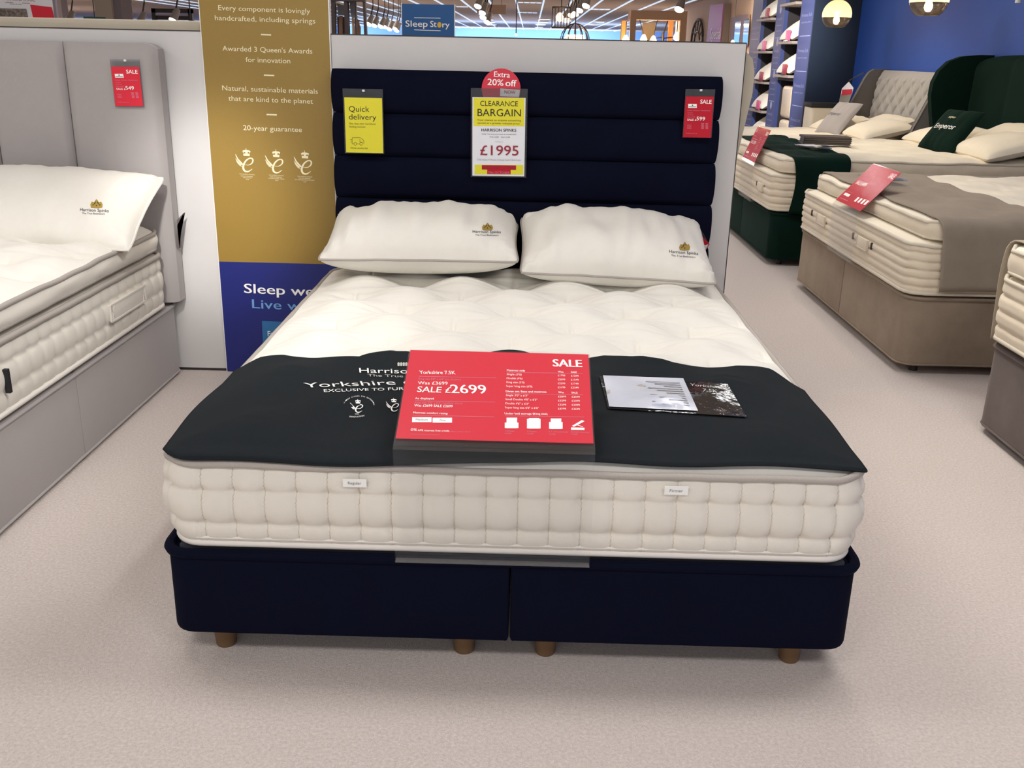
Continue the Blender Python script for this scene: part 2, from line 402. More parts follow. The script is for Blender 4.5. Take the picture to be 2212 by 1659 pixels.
# ------------------------------------------------------------------ soft-furnishing builders
M('cream_fabric', (233, 229, 220), .95, (40, .4, (228, 224, 214)), (700, .25, .0015), sheen=.25, spec=.15)
M('ivory_fabric', (238, 228, 208), .95, (40, .4, (232, 221, 200)), (700, .25, .0015), sheen=.2, spec=.15)
M('border_fabric', (222, 216, 205), .95, (40, .4, (217, 211, 199)), (500, .25, .0015), sheen=.2, spec=.15)
M('border_ivory', (222, 209, 188), .95, (40, .4, (214, 200, 178)), (500, .25, .0015), sheen=.2, spec=.15)
M('tape_grey', (176, 168, 160), .6, (300, .3, (160, 152, 144)))
M('tape_white', (222, 216, 208), .7)
M('tape_cream', (206, 196, 178), .7)
M('navy_velvet', (13, 16, 34), .85, (7, .35, (9, 12, 27)), (600, .2, .001), sheen=.12, spec=.05)
M('grey_weave', (168, 162, 160), .95, (5, .4, (161, 155, 153)), (600, .3, .001), sheen=.25, spec=.1)
M('taupe_suede', (146, 131, 115), .95, (5, .28, (120, 106, 92)), (500, .25, .001), sheen=.3, spec=.1)
M('charcoal_suede', (112, 102, 98), .95, (5, .28, (92, 84, 82)), (500, .25, .001), sheen=.3, spec=.1)
M('green_velvet', (8, 34, 26), .9, (6, .35, (6, 25, 19)), (500, .25, .001), sheen=.35, spec=.1)
M('runner_dark', (36, 40, 43), .95, (60, .4, (32, 36, 39)), (900, .4, .001), sheen=.05, spec=.08)
M('runner_taupe', (150, 138, 124), .95, (6, .3, (134, 122, 109)), (500, .25, .001), sheen=.3, spec=.1)
M('runner_beige', (172, 160, 140), .95, (6, .3, (160, 148, 128)), (500, .25, .001), sheen=.3, spec=.1)
M('beech', (112, 84, 54), .6, (30, .4, (96, 70, 44)))  # darkened: the shade under the base is put into the colour
M('white_tag', (238, 238, 234), .7)
M('seam_thread', (206, 198, 185), .9)
M('gold_thread', (168, 140, 60), .7)
M('navy_thread', (36, 40, 62), .8)
clear_mat('acrylic', (255, 255, 255), .016, (200, 205, 210), .05, .22)
clear_mat('sleeve', (235, 236, 238), .10, (170, 172, 176), .12)

def perimeter(W, L, r, ds):
    """rounded rectangle, x in +-W/2, y in 0..L; from the middle of the foot, anticlockwise: (x, y, nx, ny, s)"""
    segs = [((0, 0), (W/2-r, 0)), ('c', (W/2-r, r), -90), ((W/2, r), (W/2, L-r)), ('c', (W/2-r, L-r), 0), ((W/2-r, L), (-W/2+r, L)),
            ('c', (-W/2+r, L-r), 90), ((-W/2, L-r), (-W/2, r)), ('c', (-W/2+r, r), 180), ((-W/2+r, 0), (0, 0))]
    out = []; s = 0
    for sg in segs:
        if sg[0] == 'c':
            n = max(4, int(r*PI/2/ds)); c = sg[1]
            for k in range(n):
                a = math.radians(sg[2]+90*k/n); out.append((c[0]+r*math.cos(a), c[1]+r*math.sin(a), math.cos(a), math.sin(a), s+r*PI/2*k/n))
            s += r*PI/2
        else:
            (x0, y0), (x1, y1) = sg; l = math.hypot(x1-x0, y1-y0); n = max(1, int(l/ds)); dx, dy = (x1-x0)/l, (y1-y0)/l
            for k in range(n): out.append((x0+(x1-x0)*k/n, y0+(y1-y0)*k/n, dy, -dx, s+l*k/n))
            s += l
    n = len(out); c = [i for i in range(n) if out[i][1] < 1e-9 and out[i][0] < -1e-9 and i > n//2]
    return [(*p[:4], p[4]-s) if i in set(c) else p for i, p in enumerate(out)]
def round_map(x, y, W, L, r):
    """square-cornered plan point to rounded-corner plan point"""
    cx = max(-W/2+r, min(W/2-r, x)); cy = max(r, min(L-r, y)); dx, dy = x-cx, y-cy
    if abs(dx) > 1e-9 and abs(dy) > 1e-9:
        k = max(abs(dx), abs(dy))/math.hypot(dx, dy); dx *= k; dy *= k
    return cx+dx, cy+dy
def tuft_top(W, L, z, A, p, x0, y0, edge=.05, lift=.02, cusp=.012, wr=.002, seed=0, crease=0):
    """height of a tufted top; p = half the tuft spacing"""
    def f(x, y):
        d = min(W/2-abs(x), y, L-y); e = 1-math.exp(-max(0, d)/edge)
        X, Y = (x-x0)/p, (y-y0)/p
        c = .5-.5*math.cos(PI*X)*math.cos(PI*Y)
        i, j = round(X), round(Y)
        best = 9; ba = bb = 0
        for a in (i-1, i, i+1):
            for b in (j-1, j, j+1):
                if (a+b) % 2 == 0:
                    q = (X-a)**2+(Y-b)**2
                    if q < best: best = q; ba, bb = a, b
        r = math.sqrt(best)*p
        cr = 0
        if crease and r < .15:
            dx, dy = (X-ba)*p, (Y-bb)*p; ad = abs(dx); h_ = math.sin(ba*12.9+bb*78.2)*.5+.5
            cr = .010*math.exp(-(dx/.007)**2)*math.exp(-((dy-.035)/.035)**2)
            sl = .30+.25*h_ if dx < 0 else .55-.25*h_
            cr += .0075*math.exp(-((dy-sl*ad+2.0*ad*ad)/.0075)**2)*math.exp(-ad/.055)
            cr += .0050*math.exp(-((dy-.022-.8*sl*ad+2.6*ad*ad)/.008)**2)*math.exp(-((ad-.05)/.04)**2)
            cr += .0045*math.exp(-((dy+.010+.25*ad)/.008)**2)*math.exp(-((ad-.04)/.035)**2)*crease
        wrk = wr*nz(x*7+seed, y*30, seed)*(1+2*math.exp(-r/.06)) + wr*.8*nz(x*5, y*60+seed*3, seed)*math.exp(-r/.08)
        return z + lift*e + e*(A*c**.85 - cusp*math.exp(-(r/.026)) + wrk - crease*cr)
    return f
def slab(parent, W, L, r, z0, ztop, side, mats, ds=.012, nt=26, nx=150, ny=200, name='body', pipe=(.009, .009), wav=0):
    """mattress-like body: top, border and bottom in one mesh, tapes round both edges"""
    per = perimeter(W, L, r, ds); mb = MB()
    xs = np.linspace(-W/2, W/2, nx); ys = np.linspace(0, L, ny)
    mb.grid([[(*round_map(x, y, W, L, r), ztop(x, y)) for x in xs] for y in ys])
    mb.build(name, MATS[mats[0]], parent, fix=True, sharp=80)
    zt = [ztop(max(-W/2, min(W/2, p[0])), max(0, min(L, p[1]))) for p in per]
    b = MB(); rows = []
    for k in range(nt+1):
        t = k/nt; row = []
        for (x, y, a, c, s), z1 in zip(per, zt):
            o = side(s, t); row.append((x+a*o, y+c*o, z0+(z1-z0)*t))
        rows.append(row)
    b.grid(rows, True); b.f.append(tuple(range(len(per)))[::-1])
    b.build('border', MATS[mats[1]], parent, fix=True, sharp=80)
    if pipe[0]:
        MB().tube([(x+a*(side(s, 1)+.002), y+c*(side(s, 1)+.002), z1-.002+wav*nz(s*6, 3.1)) for (x, y, a, c, s), z1 in list(zip(per, zt))[::3]], pipe[0], 8, True).build('top_tape', MATS[mats[2]], parent, sharp=80)
    if pipe[1]:
        MB().tube([(x+a*(side(s, 0)+.002), y+c*(side(s, 0)+.002), z0+pipe[1]) for (x, y, a, c, s) in per[::3]], pipe[1], 8, True).build('bottom_tape', MATS[mats[3]], parent, sharp=80)
def side_tuft(col=.0677, rows=(.30, .70), depth=.012, belly=.012, s0=0, taper=.0):
    def f(s, t):
        a = abs(math.sin(PI*(s-s0)/col)); bd = (0, *rows, 1)
        for i in range(len(bd)-1):
            if bd[i] <= t <= bd[i+1]: fr = (t-bd[i])/(bd[i+1]-bd[i]); break
        sec = math.sin(PI*fr)**.55
        v = depth*(sec-1)*(.62+.38*(1-a)) - .0055*(1-a)**3*(.4+.6*sec)
        for rr in rows: v -= .006*math.exp(-((t-rr)/.05)**2)*(1-a)**2
        k = smooth01(t/.05)*smooth01((1-t)/.05)
        return belly*math.sin(PI*t)**.7 + v*k - taper*(1-t)**3
    return f
def side_lines(n=5, depth=.009, belly=.010, sag=.1):
    def f(s, t):
        x = t*n; fr = x-round(x); k = round(x)
        v = -depth*math.exp(-(fr/.16)**2)*(1+.25*math.sin(s*46+k*2)) if 0 < k < n else 0
        return belly*math.sin(PI*t)**.7+v
    return f
def pillow(parent, w, d, T, mat, pipe_mat=None, pull=.07, wr=.006, seed=0, flat=.5, n=56, name='cover', sag=0):
    """cushion in local x (width), y (front -, back +), z up; returns top(u, v)"""
    def edge(u, v):
        pu, pv = pull*(1-abs(v)**2.2), pull*(1-abs(u)**2.2)*1.2
        cut = .03*(abs(u)*abs(v))**8
        x = w/2*u*(1-pu)*(1-cut); y = d/2*v*(1-pv)*(1-cut)
        return x, y
    def h(u, v):
        a = max(0, 1-abs(u)**2.9)*max(0, 1-abs(v)**3.0); return T/2*a**flat
    def sag_z(u): return sag*(u*u-.5)
    def top(u, v):
        x, y = edge(u, v); k = h(u, v)
        rad = wr*nz(x*9+seed, y*3.5, seed)*min(1, k/(T*.15)) + wr*.6*nz(x*22+seed, y*5, seed+4)*min(1, k/(T*.15))
        crn = (abs(u)*abs(v))**3; rad += wr*1.4*nz(x*40, y*40, seed)*crn*min(1, k/.01)
        return Vector((x, y, k+rad+sag_z(u)))
    def bot(u, v):
        x, y = edge(u, v); return Vector((x, y, -h(u, v)*.68+sag_z(u)))
    us = [math.sin(t*PI/2)*.25+t*.75 for t in np.linspace(-1, 1, n)]
    mb = MB(); mb.grid([[top(u, v) for u in us] for v in us]); mb.grid([[bot(u, v) for u in us] for v in us], flip=True)
    bm_o = mb.build(name, MATS[mat], parent, fix=False, sharp=70)
    if pipe_mat:
        ring = [(-1+2*k/24, -1) for k in range(24)]+[(1, -1+2*k/24) for k in range(24)]+[(1-2*k/24, 1) for k in range(24)]+[(-1, 1-2*k/24) for k in range(24)]
        MB().tube([Vector((*edge(u, v), sag_z(u)+.002*nz(u*4, v*4, seed))) for u, v in ring], .0045, 6, True).build('piping', MATS[pipe_mat], parent)
    return top
def surf_text(parent, txt, fn, u0, v0, u1, v1, hv, mat, name='lettering', lift=.0015):
    """lettering laid on a surface fn(u, v) -> point; baseline from (u0, v0) to (u1, v1), cap height hv along v"""
    vs, fs = glyphs(txt); mb = MB(); P = []
    for a, b in vs:
        p = fn(u0+(u1-u0)*a, v0+(v1-v0)*a+hv*b); P.append((p[0], p[1], p[2]+lift))
    return mb.add(P, fs)
def drape(parent, W, ys, zt, hangs, mat, name='cloth', th=.006, over=.014, seed=0, n=90, mrows=40, wave=.012):
    """cloth laid across a bed: hangs=(left, right) drop below the top; ys(p)->(y0, y1)"""
    lh, rh = hangs; half = W/2+over; rr = .035
    tot = lh+rh+W
    rows = []
    for j in range(mrows+1):
        v = j/mrows; row = []
        for i in range(n+1):
            s = -W/2-lh + tot*i/n
            y0, y1 = ys(s); y = y0+(y1-y0)*v
            if abs(s) <= W/2-rr: x = s; z = zt(s, y)+th
            else:
                sg = 1 if s > 0 else -1; e = abs(s)-(W/2-rr); q = rr+over
                if e < q*PI/2:
                    a = e/q; x = sg*(W/2-rr+q*math.sin(a)); z = zt(sg*(W/2-rr), y)+th-q*(1-math.cos(a))
                else:
                    e2 = e-q*PI/2; x = sg*(half + wave*math.sin(y*11+seed)*min(1, e2/.12)+.01*min(1, e2/.2)); z = zt(sg*(W/2-rr), y)+th-q-e2
            row.append((x, y, z))
        rows.append(row)
    o = MB().grid(rows).build(name, MATS[mat], parent, sharp=80)
    md = o.modifiers.new('thick', 'SOLIDIFY'); md.thickness = .005; md.offset = 1
    return o
def divan(parent, W, L, z0, z1, mat, split=None, r=.05, lip=True, halves='x'):
    """upholstered base: two boxes with a joint, tape round the top"""
    def half(x0, x1, y0, y1):
        mb = MB(); per = []
        rr = r
        cs = [(x1-rr, y0+rr, -90, 1), (x1-rr, y1-rr, 0, 1), (x0+rr, y1-rr, 90, 1), (x0+rr, y0+rr, 180, 1)]
        for cx, cy, a0, _ in cs:
            outer = (abs(cx) > W/2-rr-.01) and (cy < rr+.01 or cy > L-rr-.01)
            k = rr if outer else .006
            ccx = cx+(rr-k)*(1 if a0 in (-90, 0) else -1); ccy = cy+(rr-k)*(1 if a0 in (0, 90) else -1)
            for q in range(7):
                a = math.radians(a0+15*q); per.append((ccx+k*math.cos(a), ccy+k*math.sin(a), math.cos(a), math.sin(a)))
        rows = []
        for z, o in ((z0, -.008), (z0+.004, -.002), (z0+.012, 0), (z1-.012, 0), (z1-.003, -.003), (z1, -.010)):
            rows.append([(x+a*o, y+b*o, z) for x, y, a, b in per])
        mb.grid(rows, True); n = len(per); mb.f.append(tuple(range(n))[::-1]); mb.f.append(tuple(5*n+i for i in range(n)))
        return mb
    if halves == 'x':
        half(-W/2, -.002, 0, L).build('divan_half', MATS[mat], parent, sharp=50); half(.002, W/2, 0, L).build('divan_half', MATS[mat], parent, sharp=50)
    else:
        half(-W/2, W/2, 0, split-.002).build('divan_half', MATS[mat], parent, sharp=50); half(-W/2, W/2, split+.002, L).build('divan_half', MATS[mat], parent, sharp=50)
    if lip:
        MB().tube([(x+a*.001, y+b*.001, z1-.006) for x, y, a, b, s in perimeter(W, L, r, .03)], .008, 6, True).build('top_piping', MATS[mat], parent)
        MB().tube([(x, y, z0+.004) for x, y, a, b, s in perimeter(W, L, r, .03)], .005, 6, True).build('bottom_piping', MATS[mat], parent)

# ------------------------------------------------------------------ the main bed
BX = .003
base = thing('divan_base', 'shallow navy velvet divan base on short beech feet', 'bed base', (BX, -.006, 0))
W0, L0 = 1.532, 1.97
divan(base, W0, L0, .072, .272, 'navy_velvet', r=.055, lip=False)
MB().tube([(x-a*.002, y-b*.002, .275) for x, y, a, b, s in perimeter(W0, L0, .055, .008)], .012, 8, True).build('top_lip', MATS['navy_velvet'], base)
MB().box(-W0/2+.03, W0/2-.03, .03, L0-.03, .27, .282).build('top_panel', M('base_ticking', (60, 62, 72), .9), base, smooth=False)
for fx, fy in [(-.665, .075), (-.105, .075), (.085, .075), (.655, .075), (-.665, 1.85), (-.105, 1.85), (.085, 1.85), (.655, 1.85)]:
    MB().lathe([(.001, 0), (.021, 0), (.0235, .004), (.028, .068), (.028, .075), (.001, .075)], 20, (fx, fy, 0)).build('foot', MATS['beech'], base)
MZ0 = .288
mat_t = thing('mattress', 'white hand tufted mattress with quilted border on the navy base', 'mattress', (BX, 0, 0))
MW, ML = 1.510, 1.98
ZT = tuft_top(MW, ML, .490, .050, .1875, -.02, 1.595, .07, .010, .024, .0045, 2, 1.0)
slab(mat_t, MW, ML, .075, MZ0, ZT, side_tuft(.0677, (.31, .70), .017, .022, .012, .012), ('cream_fabric', 'border_fabric', 'tape_grey', 'tape_white'), .00423, 46, 400, 500, 'tufted_top', (.0085, .0095), .004)
MB().tube([(x+a*.0, y+b*.0, MZ0+.026) for x, y, a, b, s in perimeter(MW-.006, ML, .075, .02)], .004, 6, True).build('lower_cord', MATS['tape_white'], mat_t)
_sd = side_tuft(.0677, (.31, .70), .017, .022, .012, .012)
for k in range(-11, 12):
    x = .012+.0677*k; sx = x if x >= 0 else 0
    if abs(x) > MW/2-.05: continue
    s_ = x
    z1 = ZT(x, 0)
    MB().tube([(x+.0008*(-1)**q, -_sd(s_, t)-.0016, MZ0+(z1-MZ0)*t) for q, t in enumerate(np.linspace(.09, .95, 40))], .0013, 5).build('seam_stitching', MATS['seam_thread'], mat_t)
# tuft ties
for j in range(-9, 3):
    for i in range(-5, 6):
        x, y = -.02+.1875*i, 1.595+.1875*j
        if (i+j) % 2 == 0 and abs(x) < .70 and .66 < y < 1.75:
            z = ZT(x, y); MB().rbox(x-.003, x+.003, y-.008, y+.008, z-.001, z+.006, .002, 2).build('tuft_tie', MATS['tape_white'], mat_t)
for t, x, z in (('Regular', -.333, .473), ('Firmer', .345, .475)):
    lb = MB().box(-.025, .025, -.0015, 0, -.020, 0).build('fabric_label', MATS['white_tag'], mat_t, smooth=False)
    lb.location = (x, -.022, z); lb.rotation_euler = (math.radians(6), 0, math.radians(1)); lb['label'] = 'small white fabric label reading ' + t
    mb = MB(); vs, fs = glyphs(t); mb.add([(-.014+.028*u, -.0022, -.013+.007*v) for u, v in vs], fs)
    mb.build('label_lettering', MATS['grey_print'], lb, smooth=False, fix=False)

# headboard
hb = thing('headboard', 'navy velvet headboard with horizontal channels', 'headboard', (BX+.003, 2.0, 0))
HW = .757
MB().rbox(-HW+.012, HW-.012, .04, .092, .10, 1.235, .012).build('back_board', MATS['navy_velvet'], hb)
zs = [1.262, 1.099, .935, .771, .607, .443, .279, .115]
for k in range(7):
    z1, z0 = zs[k]-.0012, zs[k+1]+.0012
    rows = []; nu, nv = 60, 14
    for j in range(nv+1):
        v = j/nv; row = []
        for i in range(nu+1):
            u = -1+2*i/nu; e = 1-abs(u)**18
            bul = .024*(math.sin(PI*max(.0, min(1, v)))**.3)*(e**.5) if k else .03*((math.sin(PI*min(1, v*.62))**.3) if v < .75 else math.sqrt(max(0, 1-((v-.75)/.25)**2)))*(e**.5)
            x = HW*u*(1-.012*(1-math.sin(PI*v)**.5)); row.append((x, .026-bul+.0015*nz(x*5, v*3+k*7), z0+(z1-z0)*v))
        rows.append(row)
    mb = MB().grid(rows)
    MB.grid(mb, [[(p[0]*.998, .08, p[2]) for p in rows[0]], rows[0]]); MB.grid(mb, [rows[-1], [(p[0]*.998, .085, p[2]) for p in rows[-1]]])
    mb.grid([[r[0] for r in rows], [(r[0][0], .08, r[0][2]) for r in rows]]); mb.grid([[r[-1] for r in rows], [(r[-1][0], .08, r[-1][2]) for r in rows]])
    mb.build('channel', MATS['navy_velvet'], hb, sharp=60)

# bed runner
run = thing('bed_runner', 'charcoal felt bed runner with white print across the foot of the white mattress', 'bed runner', (BX, 0, 0))
def ys_back(x):
    pts = [(-.80, .50), (-.763, .535), (-.70, .63), (-.645, .655), (-.53, .63), (-.425, .605), (-.304, .68), (-.1, .66), (.1, .66), (.239, .69), (.359, .625), (.46, .628), (.60, .655), (.685, .62), (.721, .545), (.79, .45)]
    return float(np.interp(x, [p[0] for p in pts], [p[1] for p in pts]))
ZS = tuft_top(MW, ML, .5, .026, .1875, -.02, 1.595, .07, .019, -.004, .0, 2)
def run_pt(x, y):
    """runner surface over the bed"""
    cx = max(-MW/2+.02, min(MW/2-.02, x)); d = abs(x)-abs(cx)
    z = max(ZS(cx, max(.03, y)), ZT(cx, max(.0, y)))+.0055 - .5*max(0, d)**1.2 + .004*nz(x*3.3, y*4, 5)
    fr = max(0, .06-y)/.06; z -= .006*fr + .5*max(0, -y)
    return z
rows = []
for j in range(61):
    v = j/60; row = []
    for i in range(181):
        u = -1+2*i/180; x = u*(.750 if u < 0 else .748)
        cr = max(0, abs(u)-.93)/.07
        y0 = .006+.016*(nz(x*2.2, 9.1)+.1)+ (.03*cr**3 if u < 0 else .016*cr**2); y1 = ys_back(x)
        y0 -= .019*smooth01((.15-x)/.5)*(1-.5*cr)
        vv = v; y = y0+(y1-y0)*vv
        xx = x + (-.012*math.sin(PI*min(1, max(0, (y-.05)/.4))) if u < -.9 else 0)*((abs(u)-.9)/.1 if abs(u) > .9 else 0)
        xx += (.006*(1-v)**6 if u > .95 else 0)
        z = run_pt(xx, y)
        if u > .93: z -= .004*cr*(1-v)**4
        row.append((xx, y, z))
    rows.append(row)
ro = MB().grid(rows).build('felt', MATS['runner_dark'], run, sharp=80)
md = ro.modifiers.new('thick', 'SOLIDIFY'); md.thickness = .005; md.offset = 1
MB().tube([(p[0], p[1], p[2]+.0015) for p in rows[0][::2]], .0035, 6).build('front_hem', MATS['runner_dark'], run)
# print on the runner: photo pixels dropped onto the runner top
def run_px(px, py):
    z = .53
    for _ in range(6):
        p = onz(px, py, z); z = run_pt(p.x-BX, p.y)+.0052
    p = onz(px, py, z); return (p.x-BX, p.y, z+.0026)
K = 560/2212
def rt(txt, x0, y0, x1, y1, h, arc=0, lean=0, mt='white_print'):
    vs, fs = glyphs(txt); P = []
    for a, b in vs:
        P.append(run_px(340+(x0+(x1-x0)*a+lean*b*h)*K, 740+(y0+(y1-y0)*a-arc*math.sin(PI*a)-h*b)*K))
    MB().add(P, fs).build('printed_lettering', MATS[mt], run, smooth=False, fix=False)
rt('Harrison Spinks', 1725, 264, 2600, 280, 42, 0, -.1)
rt('Yorkshire c', 1262, 392, 2175, 362, 42, 0, -.45)
rt('EXCLUSIVE TO FUR', 1422, 430, 2105, 412, 24, 0, -.15)
vs, fs = EMB
for ex, ey, sc in ((1640, 488, 120), (1946, 478, 120)):
    MB().add([run_px(340+(ex+u*sc*1.25)*K, 740+(ey+(1-v)*sc)*K) for u, v in vs], fs).build('printed_emblem', MATS['white_print'], run, smooth=False, fix=False)
mb = MB()
for k, ch in enumerate('THE KINGS AWARDS FOR ENTERPRISE'):
    if ch == ' ': continue
    a = PI*(1-.04-.92*k/30); gv, gf = glyphs(ch)
    cx, cy = 1720+130*math.cos(a), 552-82*math.sin(a)
    mb.add([run_px(340+(cx+(u-.5)*8)*K, 740+(cy-11*v)*K) for u, v in gv], gf)
rt('2022', 1685, 622, 1720, 622, 9); rt('INNOVATION', 1640, 646, 1765, 638, 13, -6)
mb.build('circular_lettering', MATS['white_print'], run, smooth=False, fix=False)['kind'] = 'stuff'
M('silver_print', (190, 188, 180), .6)
rt('The True Bedmakers', 1795, 296, 2480, 316, 22, 0, -.15, 'silver_print'); mb = MB()
cx = 2085
for k in range(5):
    mb.add([run_px(340+(2050+x+k*22)*K, 740+(208-y)*K) for x, y in ((0, 0), (16, 0), (18, 26), (8, 34), (-2, 24))], [(0, 1, 2, 3, 4)])
mb.build('printed_crest', MATS['silver_print'], run, smooth=False, fix=False)['kind'] = 'stuff'

# booklet in a clear sleeve on the runner
bk = thing('leaflet_sleeve', 'white leaflet in a shiny clear plastic sleeve on the charcoal runner', 'leaflet', (BX, 0, 0))
K = 640/2212
def patch(quad, lift, name, mat, n=14, hb=None):
    h = homography([(0, 0), (1, 0), (1, 1), (0, 1)], quad); rows = []
    for j in range(n+1):
        row = []
        for i in range(n+1):
            x, y = h(i/n, j/n); p = run_px(1260+x*K, 740+y*K); row.append((p[0], p[1], p[2]+lift))
        rows.append(row)
    return MB().grid(rows).build(name, mat, bk, fix=False)
patch([(120, 262), (1075, 318), (1218, 568), (185, 505)], .002, 'black_insert', M('gloss_black', (40, 38, 38), .12, bump=(14, .7, .01)))
lf = patch([(146, 264), (745, 286), (855, 530), (192, 498)], .0045, 'leaflet', M('gloss_paper', (214, 216, 226), .25, (6, .3, (196, 200, 214)), (10, .4, .006)))
mbp = MB()
h = homography([(0, 0), (1, 0), (1, 1), (0, 1)], [(146, 264), (745, 286), (855, 530), (192, 498)])
for k in range(11):
    x0, y0 = h(.52+.1*(k % 3), .16+.07*k); x1, y1 = h(.93, .16+.07*k+.01)
    mbp.add([run_px(1260+a*K, 740+b*K) for a, b in ((x0, y0), (x1, y1), (x1, y1+4), (x0, y0+4))], [(0, 1, 2, 3)])
mbp.v = [(a, b, c+.006) for a, b, c in mbp.v]; mbp.build('small_print', MATS['grey_print'], lf, smooth=False, fix=False)
mbp = MB(); mbp.add([run_px(1260+a*K, 740+b*K) for a, b in ((170, 382), (430, 334), (468, 348), (178, 404))], [(0, 1, 2, 3)]); mbp.v = [(a, b, c+.0062) for a, b, c in mbp.v]
mbp.build('printed_photo', M('tan_print', (176, 170, 160), .4), lf, smooth=False, fix=False)
for t, x0, y0, x1, y1, hh in (('Yorkshire', 795, 340, 1040, 362, 18), ('7.5K', 890, 384, 1000, 392, 24)):
    gv, gf = glyphs(t); mbp = MB().add([run_px(1260+(x0+(x1-x0)*a)*K, 740+(y0+(y1-y0)*a-hh*b)*K) for a, b in gv], gf)
    mbp.v = [(a, b, c+.004) for a, b, c in mbp.v]; mbp.build('white_lettering', MATS['silver_print'], bk, smooth=False, fix=False)

# sale card in its clear holder at the foot of the bed
def sign_holder(t, w, y0, z0, y1, z1, zb, tongue, redmat='red_print', cards=True, mat='acrylic'):
    """t: parent; sloped panel from (y0, z0) up to (y1, z1), drop sheet at y0 down to zb, tongue going back under the mattress"""
    th = .003; n = Vector((0, -(z1-z0), (y1-y0))).normalized()
    def sl(a0, a1, d0, d1, x0, x1, mb):
        p = []
        for x in (x0, x1):
            for a, d in ((a0, d0), (a1, d0), (a1, d1), (a0, d1)):
                p.append((x, y0+(y1-y0)*a+n.y*d, z0+(z1-z0)*a+n.z*d))
        return mb.add(p, [(0, 1, 2, 3), (7, 6, 5, 4), (0, 4, 5, 1), (1, 5, 6, 2), (2, 6, 7, 3), (3, 7, 4, 0)])
    sl(-.02, 1.0, -th, 0, -w/2, w/2, MB()).build('clear_back_plate', MATS[mat], t, smooth=False)
    sl(.0, 1.0, .0022, .0036, -w/2, w/2, MB()).build('clear_front_plate', MATS['sleeve_clear'], t, smooth=False)
    MB().box(-w/2, w/2, y0-.003, y0, zb, z0).build('clear_drop_sheet', MATS[mat], t, smooth=False)
    MB().box(-w/2, w/2, y0, y0+tongue, zb, zb+.003).build('clear_tongue', MATS[mat], t, smooth=False)
    ln = math.hypot(y1-y0, z1-z0); k0 = .07
    sl(k0, .985, .0004, .0016, -w/2+.003, w/2-.003, MB()).build('red_card', MATS[redmat], t, smooth=False)
    ey, ez = (y1-y0), (z1-z0)
    def place(x, y, l):
        a = k0+(.985-k0)*y; return (x-w/2+.003, y0+ey*a+n.y*(.0016+l*.5), z0+ez*a+n.z*(.0016+l*.5))
    return place
clear_mat('sleeve_clear', (255, 255, 255), .006, (230, 230, 230), .15, .05)
sg = thing('sale_sign', 'large red sale price card in a clear holder on the charcoal runner', 'price sign', (-.0365, 0, 0))
SWd = .419
place = sign_holder(sg, SWd, -.0315, .553, .272, .672, .2835, .16)
ps = Print([(215, 125), (2075, 155), (2120, 1075), (85, 1020)], SWd-.006, 1.0); ps.bs = .28
def T(t, x0, y0, x1, y1, h, m='white_print', b=0): ps.text(t, x0, y0, x1, y1, h, m, b)
T('SALE', 1700, 285, 2005, 290, 78, b=.8)
T('Yorkshire 7.5K', 316, 372, 684, 374, 36, b=.3)
ps.line(308, 396, 1106, 408, 4, 'pink_print')
T('King size 5\'0" x 6\'6" (no drawer)', 305, 430, 738, 436, 20, 'pink_print')
T('Was £3699', 300, 478, 604, 482, 32, b=.2)
T('SALE £', 290, 556, 632, 564, 60, b=.3); T('2699', 642, 566, 1008, 570, 92, b=.4)
T('As displayed', 276, 630, 466, 632, 20, b=.4); ps.line(276, 645, 1095, 657, 4, 'pink_print')
T('King size 5\'0" x 6\'6" (shallow divan)', 272, 672, 758, 680, 20, 'pink_print'); T('Was £3699 SALE £2699', 266, 704, 657, 712, 25, b=.4)
T('Mattress comfort rating', 256, 774, 606, 783, 20, b=.4); ps.line(256, 792, 1086, 806, 4, 'pink_print')
ps.rect(247, 812, 445, 862, 'white_print'); ps.rect(455, 817, 653, 867, 'white_print')
T('0%', 233, 948, 296, 950, 26, b=.4); T('APR interest free credit.', 306, 952, 632, 958, 19, b=.3); T('Please ask for details', 645, 960, 845, 964, 12, 'pink_print')
T('Advertised household and accessories', 232, 985, 530, 990, 9, 'pink_print')
T('Mattress only', 1215, 338, 1405, 341, 20, b=.4); ps.line(1210, 348, 2010, 358, 4, 'pink_print')
T('Was', 1752, 350, 1808, 351, 19, b=.4); T('SALE', 1888, 352, 1950, 353, 19, b=.4)
for k, (t, a, b) in enumerate((("Single (3'0)", '£1799', '£1299'), ("Double (4'6)", '£2099', '£1549'), ("King size (5'0)", '£2399', '£1749'), ("Super king size (6'0)", '£3199', '£2349'))):
    y = 378+k*41; T(t, 1212-k, y, 1212-k+(155, 165, 188, 272)[k], y+4, 20, 'white_print'); T(a, 1750, y+10, 1828, y+11, 19); T(b, 1889, y+12, 1970, y+13, 19)
T('Divan set: Base and mattress', 1206, 555, 1630, 560, 20, b=.4); T('Was', 1754, 563, 1812, 564, 19, b=.4); T('SALE', 1894, 566, 1958, 567, 19, b=.4); ps.line(1206, 567, 2014, 578, 4, 'pink_print')
for k, (t, a, b) in enumerate((("Single 3'0\" x 6'3\"", '£2899', '£2049'), ("Small Double 4'0\" x 6'3\"", '£3299', '£2399'), ("Double 4'6\" x 6'3\"", '£3299', '£2399'), ("Super king size 6'0\" x 6'6\"", '£4799', '£3699'))):
    y = 594+k*42; T(t, 1204-k*2, y, 1204-k*2+(230, 332, 244, 350)[k], y+6, 20); T(a, 1752, y+12, 1838, y+13, 19); T(b, 1896, y+14, 1982, y+15, 19)
T('Under bed storage (King size)', 1196, 782, 1640, 786, 20, b=.4); ps.line(1196, 796, 2025, 806, 4, 'pink_print')
